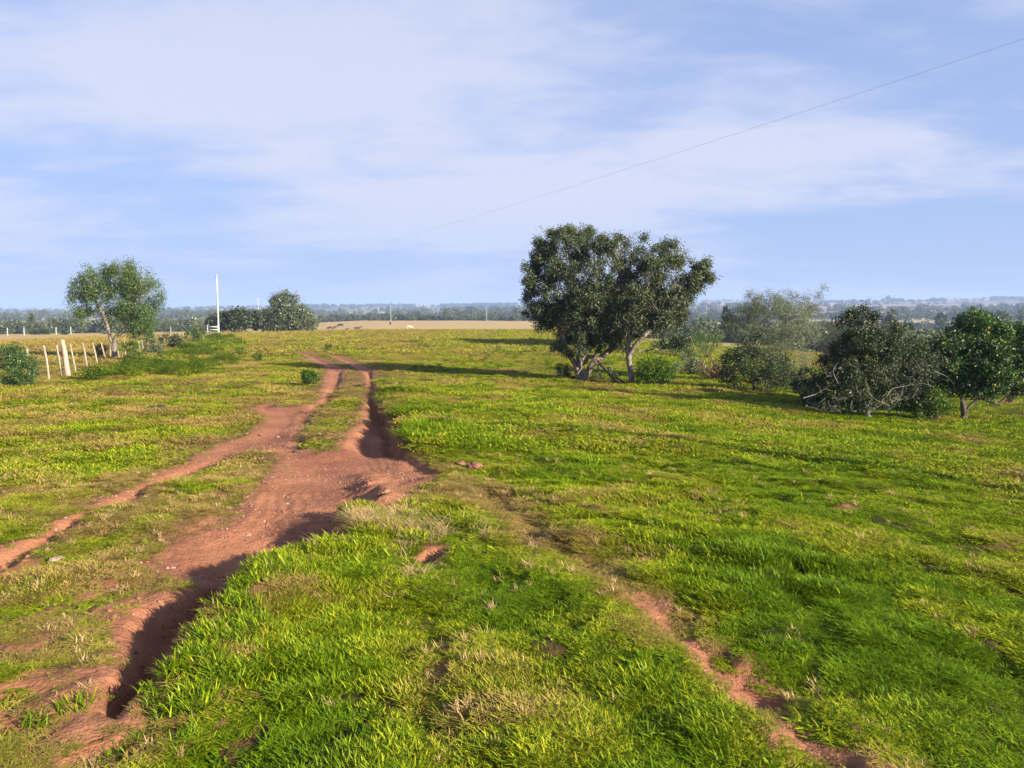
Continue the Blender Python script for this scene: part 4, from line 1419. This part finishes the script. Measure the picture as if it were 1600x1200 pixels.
def far_tree(px, ytop, D_, wpx, label, mat=L_wood, name='distant_tree', seed=0, group=None):
    x = (px - 800) / 1200 * D_
    z = gz(x, D_)
    top = PY(px, ytop, D_)[2]
    h = max(top - z, 2.5)
    r = np.random.default_rng(seed + 300)
    root = empty(name, (x, D_, z)); tag(root, label, 'tree', group)
    w = wpx / 1200 * D_ / 2
    es = [(r.uniform(-.3, .3) * w, r.uniform(-.3, .3) * w, h * r.uniform(.5, .75), w * r.uniform(.6, .8), w * .7, h * .26) for _ in range(4)]
    es.append((0, 0, h * 0.78, w * .5, w * .5, h * .2))
    pts = ell_points(es, 500, r, 0.6)
    Vl, Fl, t = leaf_quads(pts, h * 0.10, 0.7, r)
    obj('crown', mesh_np('crown', Vl, Fl, mat, {'tint': t}), root)
    Vs, Fs = tube_mesh([(np.array([[0, 0, -.3], [0.05, 0, h * .3], [0, 0, h * .7]]), np.array([.05, .04, .02]) * h * .6)], lambda a: 6)
    obj('trunk', mesh_np('trunk', Vs, Fs, M_bark_dark), root)


far_tree(1384, 461, 2250, 9, 'pointed dark blue tree standing tallest on the right skyline', seed=1)
far_tree(697, 483, 446, 8, 'dark tree rising above the tree line below the left part of the skyline wood', seed=2)
far_tree(722, 486, 444, 16, 'broad rounded dark tree at the front of the tree line, left of the large tree', seed=3)
far_tree(771, 489, 444, 10, 'second round tree at the front of the tree line, nearer the large tree', seed=4)
far_tree(1135, 478, 210, 12, 'dark upright tree in the low land right of the slim trunked tree', seed=5)
far_tree(1390, 482, 300, 22, 'dark rounded tree in the valley between tangled tree and fruit tree', seed=6)
far_tree(1468, 487, 330, 20, 'rounded tree in front of the pale field at right', seed=7)
far_tree(1560, 485, 300, 30, 'broad dark tree in the valley above the fruit tree', seed=8)
far_tree(1595, 483, 420, 18, 'tree at the far right edge beside the pale field', seed=9)
far_tree(52, 488, 245, 8, 'upright grey green tree above the far left fence', L_wood, seed=10)

# ------------------------------------------------------------------ fences


def post_mesh(h, r0, r1, seed, mat, sides=7):
    r = np.random.default_rng(seed)
    zs = np.linspace(-0.25, h, 7)
    Vv = []
    ph = r.uniform(0, 6, sides)
    for z in zs:
        f = (z + .25) / (h + .25)
        rad_ = r0 * (1 - f) + r1 * f
        for k in range(sides):
            a = 2 * math.pi * k / sides
            q_ = rad_ * (1 + 0.13 * math.sin(ph[k] + z * 4) + r.normal(0, 0.04))
            Vv.append((q_ * math.cos(a) + 0.02 * math.sin(z * 3 + seed), q_ * math.sin(a), z))
    Vv.append((0, 0, h + 0.015))
    F = []
    for i in range(len(zs) - 1):
        for k in range(sides):
            F.append((i * sides + k, i * sides + (k + 1) % sides, (i + 1) * sides + (k + 1) % sides, (i + 1) * sides + k))
    F3 = [((len(zs) - 1) * sides + k, (len(zs) - 1) * sides + (k + 1) % sides, len(Vv) - 1) for k in range(sides)]
    return mesh_np('post', np.array(Vv), [np.array(F), np.array(F3)], mat)


posts = [post_mesh(1.3, .047, .038, k, M_wood) for k in range(5)]
corner = post_mesh(1.42, .115, .085, 9, M_rotpost, 9)
# (bottom px, bottom py, top px, top py, kind)
FP = [(-55, 622, -66, 556, 0), (-10, 609, -18, 545, 0), (47, 598, 43, 544, 0), (77, 595, 68, 540, 0), (97, 587, 89, 539, 0), (107, 587, 98, 531, 1), (119, 581, 109, 538, 0),
      (137, 574, 129, 536, 0), (152, 568, 145, 536, 0), (165, 562, 159, 535, 0), (172, 560, 173, 533, 0), (185, 560, 184, 534, 0),
      (196, 556, 195, 529, 0), (207, 553, 205, 529, 0), (219, 552, 217, 533, 0), (224, 549, 221, 527, 0), (244, 541, 243, 524, 0), (252, 540, 251, 524, 0), (258, 538, 257, 523, 0), (267, 536, 266, 521, 0),
      (275, 533, 274, 521, 0), (281, 532, 280, 520, 0), (287, 531, 286, 519, 0), (296, 529, 295, 518, 0), (305, 527, 304, 516, 0)]
f0 = P(107, 587)
fence = empty('wire_fence', (f0[0], f0[1], gz(f0[0], f0[1])))
tag(fence, 'old wire fence of leaning pale wooden posts running along the left side of the pasture', 'fence')
FB = np.array(fence.location)
tops = []
for k, (bx, by, tx, ty, kd) in enumerate(FP):
    b = P(bx, by); b[2] = gz(b[0], b[1])
    t_ = PY(tx, ty, b[1])
    ax = t_ - b; ax[1] += rng.normal(0, 0.03)
    h = np.linalg.norm(ax)
    me = corner if kd else posts[k % 5]
    o = obj('post', me, fence, b - FB)
    hh = 1.42 if kd else 1.3
    s = h / hh
    o.scale = (1 if kd else 1.0, 1, s)
    o.rotation_mode = 'QUATERNION'
    o.rotation_quaternion = Vector(ax).to_track_quat('Z', 'Y')
    if kd: o['label'] = 'thick reddish weathered strainer post'
    tops.append((b, ax))
for f in (0.28, 0.5, 0.7, 0.88):
    pts = []
    for (b, ax), (b2, ax2) in zip(tops[:-1], tops[1:]):
        p0 = b + ax * f; p1 = b2 + ax2 * f
        pts += [p0, (p0 + p1) / 2 - np.array([0, 0, .02])]
    pts.append(tops[-1][0] + tops[-1][1] * f)
    pts = np.array(pts) - FB
    Vs, Fs = tube_mesh([(pts, np.full(len(pts), 0.003))], lambda a: 4)
    obj('wire', mesh_np('wire', Vs, Fs, M_wire), fence)

# far white posts across the tan field
fp = [(-30, 527, 12), (12, 524.5, 12), (38, 524, 12), (88, 522.5, 11), (111, 522, 11), (133, 517, 7), (157, 518.5, 9), (202, 520, 8), (267, 519, 8), (60, 512, 4)]
b0 = P(38, 524)
ff = empty('post_fence', b0); tag(ff, 'distant fence of white posts crossing the tan field at left', 'fence')
wpts = []
wp = post_mesh(1.4, .10, .09, 3, M_pole, 6)
for px, py, hpx in fp:
    b = P(px, py); b[2] = gz(b[0], b[1])
    h = hpx / 1200 * b[1]
    o = obj('post', wp, ff, b - b0); o.scale = (1, 1, h / 1.4)
    if px != 60 and px != 133: wpts.append(b - b0 + np.array([0, 0, h * .85]))
wpts = sorted(wpts, key=lambda a: a[0])
for f in (0, .4):
    q_ = np.array(wpts) - np.array([0, 0, f])
    Vs, Fs = tube_mesh([(q_, np.full(len(q_), 0.008))], lambda a: 4)
    obj('wire', mesh_np('wire', Vs, Fs, M_wire), ff)

# white wooden gate beside the utility pole


def boxv(x0, x1, y0, y1, z0, z1):
    v = [(x, y, z) for x in (x0, x1) for y in (y0, y1) for z in (z0, z1)]
    f = [(0, 1, 3, 2), (4, 6, 7, 5), (0, 4, 5, 1), (2, 3, 7, 6), (0, 2, 6, 4), (1, 5, 7, 3)]
    return np.array(v), np.array(f)


Yg = 104.0
gx = (333 - 800) / 1200 * Yg
gb = np.array([gx, Yg, gz(gx, Yg)])
gate = empty('wooden_gate', gb); tag(gate, 'small white plank gate beside the foot of the tall utility pole', 'gate')
for nm, bx in (('post', (-.75, -.6, -.07, .07, -.2, 1.25)), ('post', (.68, .82, -.07, .07, -.2, 1.3)), ('plank', (-.62, .7, -.10, -.07, 0.98, 1.13)), ('plank', (-.62, .7, -.10, -.07, .60, .73)), ('plank', (-.62, .7, -.10, -.07, .22, .35))):
    v, f = boxv(*bx)
    obj(nm, mesh_np(nm, v, f, M_pole), gate)

# ------------------------------------------------------------------ poles and line
YP = 113.0


def pole(name, px, ytop, Yd, r0, r1, label, lean=0.0, parts=True, mat=M_pole):
    x = (px - 800) / 1200 * Yd / 1.0
    d = ray(px, 515); x = d[0] / d[1] * Yd
    b = np.array([x, Yd, gz(x, Yd)])
    h = PY(px, ytop, Yd)[2] - b[2]
    root = empty(name, b); tag(root, label, 'utility pole')
    Vs, Fs = tube_mesh([(np.array([[0, 0, -.5], [0, 0, h * .5], [lean, 0, h]]), np.array([r0, (r0 + r1) / 2, r1]))], lambda a: 10)
    n = len(Vs)
    Vs = np.vstack([Vs, [[lean, 0, h + .02]]])
    cap = np.array([(n - 10 + k, n - 10 + (k + 1) % 10, n) for k in range(10)])
    obj('shaft', mesh_np('shaft', Vs, [Fs, cap], mat, smooth=True), root)
    if parts:
        v, f = boxv(-.05, .05, -.17, -.11, h - .35, h - .05)
        obj('bracket', mesh_np('bracket', v, f, M_wire), root)
        Vi, Fi = tube_mesh([(np.array([[0, 0, h], [0, 0, h + .12], [0, 0, h + .2], [0, 0, h + .28]]), np.array([.04, .09, .06, .03]))], lambda a: 8)
        obj('insulator', mesh_np('insulator', Vi, Fi, M_cable), root)
    return b, h


pb, ph = pole('utility_pole', 341.5, 431, YP, .13, .10, 'tall pale utility pole standing at the end of the left fence')
pole('utility_pole', 404.5, 465, 210, .10, .07, 'thin grey pole farther off, showing between two rounded trees', parts=False)
pole('utility_pole', 611, 478, 425, .14, .11, 'faint white pole in front of the tree line, left of middle', parts=False)
pole('utility_pole', 760.5, 482, 438, .14, .11, 'white pole in front of the tree line, close to the large tree', parts=False)
pole('utility_pole', 592, 480, 900, .35, .3, 'very faint distant pole on the pale ridge', parts=False)
# pole outside the frame at right: its shadow crosses the track; carries the near end of the line
nb = np.array([17.4, 1.9, 0]); nb[2] = gz(nb[0], nb[1])
npole = empty('utility_pole', nb); tag(npole, 'near utility pole standing just outside the picture at right', 'utility pole')
Vs, Fs = tube_mesh([(np.array([[0, 0, -.5], [0, 0, 4.0], [0, 0, 7.8]]), np.array([.16, .14, .12]))], lambda a: 12)
obj('shaft', mesh_np('shaft', Vs, Fs, M_pole, smooth=True), npole)
# the cable, through sight lines of the photo
e0 = pb + np.array([0, 0, ph + 0.1]); e1 = nb + np.array([0, 0, 7.8])
pts = []
d2 = (e1 - e0)[:2]; Lh = np.linalg.norm(d2)
wpix = [(1600, 55), (1330, 150), (1150, 212), (970, 268), (800, 322), (700, 350), (600, 378), (520, 401), (430, 420)]
tz = []
for px, py in wpix:
    d = ray(px, py)
    # intersect sight line with the vertical plane through both poles
    M2 = np.array([[d[0], -d2[0]], [d[1], -d2[1]]])
    s_, t_ = np.linalg.solve(M2, e0[:2])
    tz.append((t_, EYE + d[2] * s_))
tz = np.array(tz)
# fit a parabola (hanging cable) with end pinned at the far pole
Am = np.stack([tz[:, 0], tz[:, 0]**2], 1)
sol, *_ = np.linalg.lstsq(Am, tz[:, 1] - e0[2], rcond=None)
tt_ = np.linspace(0, 1, 60)
cab = np.stack([e0[0] + d2[0] * tt_, e0[1] + d2[1] * tt_, e0[2] + sol[0] * tt_ + sol[1] * tt_**2], 1)
print('cable fit', sol, 'near end z', cab[-1], 'pole top', e1[2], 'resid', Am @ sol - (tz[:, 1] - e0[2]))
Vs, Fs = tube_mesh([(cab, np.full(len(cab), 0.0026))], lambda a: 5)
tag(obj('power_cable', mesh_np('power_cable', Vs, Fs, M_cable)), 'single thin power cable sloping down across the sky to the tall utility pole', 'cable')

# ------------------------------------------------------------------ cattle


def cow_mesh(name, pose, mat):
    """one continuous body grown with a skin modifier. x = forward"""
    Hh = 1.35
    v = []; e = []; rd = []

    def add(p, r, par=None):
        v.append(p); rd.append(r)
        if par is not None: e.append((par, len(v) - 1))
        return len(v) - 1
    lying = pose == 'lie'
    zc = 0.42 if lying else 0.98
    pel = add((-0.70, 0, zc), (.27, .30))
    mid_ = add((-0.15, 0, zc - .03), (.33, .38), pel)
    che = add((0.45, 0, zc - .02), (.28, .35), mid_)
    if pose == 'graze':
        n1_ = add((0.82, 0, zc - .12), (.17, .20), che)
        n2_ = add((1.10, 0, zc - .48), (.12, .14), n1_)
        hd = add((1.22, 0, zc - .72), (.12, .12), n2_)
        mz = add((1.30, 0, zc - .92), (.075, .08), hd)
    else:
        n1_ = add((0.78, 0, zc + .14), (.17, .20), che)
        n2_ = add((0.98, 0, zc + .32), (.13, .14), n1_)
        hd = add((1.16, 0, zc + .36), (.12, .12), n2_)
        mz = add((1.40, 0, zc + .22), (.075, .08), hd)
    for s in (-1, 1):
        add((v[hd][0] - .06, s * .22, v[hd][2] + .06), (.03, .05), hd)
    tl = add((-1.02, 0, zc + .08), (.05, .05), pel)
    add((-1.10, 0, zc - .45), (.03, .03), tl)
    for s in (-1, 1):
        if lying:
            k = add((-.62, s * .36, .20), (.10, .10), pel); add((-.25, s * .42, .08), (.06, .06), k)
            k = add((.55, s * .28, .14), (.08, .08), che); add((.85, s * .26, .07), (.05, .05), k)
        else:
            k = add((-.66, s * .20, .68), (.12, .15), pel); k = add((-.84, s * .20, .42), (.06, .07), k)
            k = add((-.76, s * .20, .10), (.05, .05), k); add((-.72, s * .20, .03), (.06, .06), k)
            k = add((.50, s * .18, .62), (.09, .11), che); k = add((.53, s * .18, .36), (.06, .06), k)
            k = add((.51, s * .18, .10), (.045, .045), k); add((.54, s * .18, .03), (.06, .06), k)
    me = bpy.data.meshes.new(name + '_skeleton')
    me.from_pydata(v, e, [])
    o = bpy.data.objects.new(name, me)
    COL.objects.link(o)
    md = o.modifiers.new('skin', 'SKIN')
    md.use_smooth_shade = True
    for k, r in enumerate(rd):
        me.skin_vertices[0].data[k].radius = r
    me.skin_vertices[0].data[0].use_root = True
    sb = o.modifiers.new('sub', 'SUBSURF'); sb.levels = 1
    dg = bpy.context.evaluated_depsgraph_get()
    dg.update()
    res = bpy.data.meshes.new_from_object(o.evaluated_get(dg))
    res.name = name
    bpy.data.objects.remove(o)
    res.materials.clear(); res.materials.append(mat)
    return res


M_black = noisy_mat('black_hide', (0.012, 0.010, 0.009), (0.03, 0.024, 0.02), 3, 0.6)
M_brown = noisy_mat('brown_hide', (0.045, 0.018, 0.012), (0.10, 0.045, 0.028), 3, 0.6)
M_cream = noisy_mat('cream_hide', (0.45, 0.36, 0.26), (0.65, 0.56, 0.44), 3, 0.6)
CM = {}
COWS = [(515.5, 515.8, 180, 'graze', M_brown, 1.0, 'dark brown grazing cow, leftmost of the herd in the tan field'),
        (523, 514.6, 260, 'graze', M_brown, 1.0, 'brown cow seen end on, second from the left of the herd'),
        (532, 511.6, 185, 'graze', M_black, 1.15, 'large black cow grazing just above the brown pair'),
        (542, 515.8, 60, 'lie', M_brown, .9, 'small dark brown cow lying right of the large black cow'),
        (558.5, 514.6, 5, 'lie', M_brown, 1.25, 'reddish brown cow lying flat to the right of the herd'),
        (541, 499.6, 80, 'graze', M_black, 1.1, 'tiny black cow near the tree line above the herd'),
        (579, 500.6, 20, 'stand', M_black, 1.5, 'black cow standing near the tree line between herd and pale calf'),
        (610, 506.5, 100, 'graze', M_black, 1.2, 'black cow alone in the tan field left of the pale calf'),
        (640, 513, 10, 'graze', M_cream, 1.0, 'pale cream calf grazing apart from the dark cattle'),
        (652.5, 499.8, 100, 'graze', M_black, 1.2, 'tiny dark cow by the tree line above the pale calf'),
        (672, 501.2, 80, 'stand', M_black, 1.4, 'black cow by the tree line right of the pale calf')]
for k, (px, py, rz, pose, mt, sc, lb) in enumerate(COWS):
    key = (pose, mt.name)
    if key not in CM: CM[key] = cow_mesh('cow', pose, mt)
    p = P(px, py)
    o = obj('cow', CM[key], None, (p[0], p[1], gz(p[0], p[1])))
    o.rotation_euler = (0, 0, R(rz)); o.scale = (sc,) * 3
    tag(o, lb, 'cow', 'cattle grazing in the tan field')

# ------------------------------------------------------------------ small things on the ground


def rock_mesh(name, r, seed, mat, flat=0.6):
    rn = np.random.default_rng(seed)
    bm = bmesh.new(); bmesh.ops.create_icosphere(bm, subdivisions=3, radius=1)
    off = rn.uniform(0, 50, 3)
    for v in bm.verts:
        c = v.co
        n = float(fbm(np.array([c.x + off[0] + c.z]), np.array([c.y + off[1] - c.z]), 0.9, 4, seed)[0])
        f = 0.25 + 1.45 * n
        v.co = Vector((c.x * f, c.y * f, c.z * f * flat)) * r
    me = bpy.data.meshes.new(name); bm.to_mesh(me); bm.free(); me.materials.append(mat)
    return me


RK = [('stone', 88, 871, .06, M_stone, 'pale pinkish stone at the edge of the narrow left path', 'stone'),
      ('soil_clod', 741, 727, .10, M_clod, 'crumbling clod of soil on the bank above the deep shadow', 'clod'),
      ('soil_clod', 722, 722, .07, M_clod, 'smaller reddish lump beside the crumbling clod on the bank', 'clod'),
      ('soil_clod', 703, 862, .07, M_clod, 'reddish clod at the right rim of the small dug hole', 'clod'),
      ('dung_pat', 1517, 828, .12, M_dung, 'dark dung pat in the grass at the right', 'dung'),
      ('dung_pat', 243, 641, .22, M_dung, 'dark dung pat on the pasture left of the track', 'dung'),
      ('dung_pat', 1800 - 690, 806 - 76, .12, M_dung, 'dark dung pat in the middle of the right pasture', 'dung'),
      ('soil_clod', 575, 760, .06, M_clod, 'red soil clod on the mound beside the wheel rut', 'clod'),
      ('soil_clod', 600, 778, .07, M_clod, 'second red clod on the mound, nearer the camera', 'clod'),
      ('stone', 386, 829, .03, M_stone, 'tiny pale stone in the middle of the broad dirt track', 'stone'),
      ('stone', 449, 781, .022, M_stone, 'small pale fleck of stone farther up the broad track', 'stone'),
      ('stone', 425, 833, .03, M_clod, 'small dark red pebble on the broad track', 'stone'),
      ('stone', 314, 896, .026, M_stone, 'pale pebble near the left edge of the broad track', 'stone'),
      ('stone', 405, 676, .04, M_dung, 'dark pebble where the two paths meet', 'stone'),
      ('stone', 434, 676, .035, M_stone, 'pale pebble where the two paths meet', 'stone')]
for k, (nm, px, py, r_, mt, lb, ct) in enumerate(RK):
    p = P(px, py)
    z = gz(p[0], p[1])
    o = obj(nm, rock_mesh(nm, r_, 500 + k, mt, 0.35 if ct == 'dung' else 0.7), None, (p[0], p[1], z - r_ * 0.05))
    o.rotation_euler = (0, 0, k * 1.3)
    tag(o, lb, ct)

# loose grit on the dirt (uncountable)
PEB = proto_collection('grit', [rock_mesh('grit', 0.012, 900 + k, M_clod if k else M_stone) for k in range(4)])
x, y = fan_points(60000, 2.2, 16)
sdv_ = track_sd(x, y)
k = (sdv_ > 0.0) & (fbm(x, y, 0.5, 3, 95) > 0.42)
x, y, s_ = x[k], y[k], sdv_[k]
m = len(x)
tag(scatter('grit', np.stack([x, y, height(x, y, s_)], 1), rng.uniform(0, 6, (m, 3)), np.repeat((rng.uniform(0.12, 1, m) ** 2.6 * 1.1)[:, None], 3, 1), rng.integers(0, 4, m), PEB),
    'loose grit and crumbs of red soil scattered over the dirt track', 'grit', kind='stuff')

# ------------------------------------------------------------------ haze
hm, h_ = new_mat('haze')
pv = N(h_, 'ShaderNodeVolumePrincipled')
pv.inputs['Color'].default_value = (0.46, 0.62, 1.0, 1)
pv.inputs['Density'].default_value = 0.00030
pv.inputs['Anisotropy'].default_value = 0.0
ho = N(h_, 'ShaderNodeOutputMaterial')
L(h_, pv.outputs[0], ho.inputs['Volume'])
v, f = boxv(-8300, 8300, -8300, 8300, float(V[:, 2].min()) - 1.0, max(float(V[:, 2].max()), 40) + 6)
tag(obj('haze', mesh_np('haze', v, f, hm)), 'pale blue distance haze over the plain', 'haze', kind='stuff')
print('verts', sum(len(o.data.vertices) for o in S.objects if o.type == 'MESH'), 'polys', sum(len(o.data.polygons) for o in S.objects if o.type == 'MESH'), 'objs', len(S.objects))
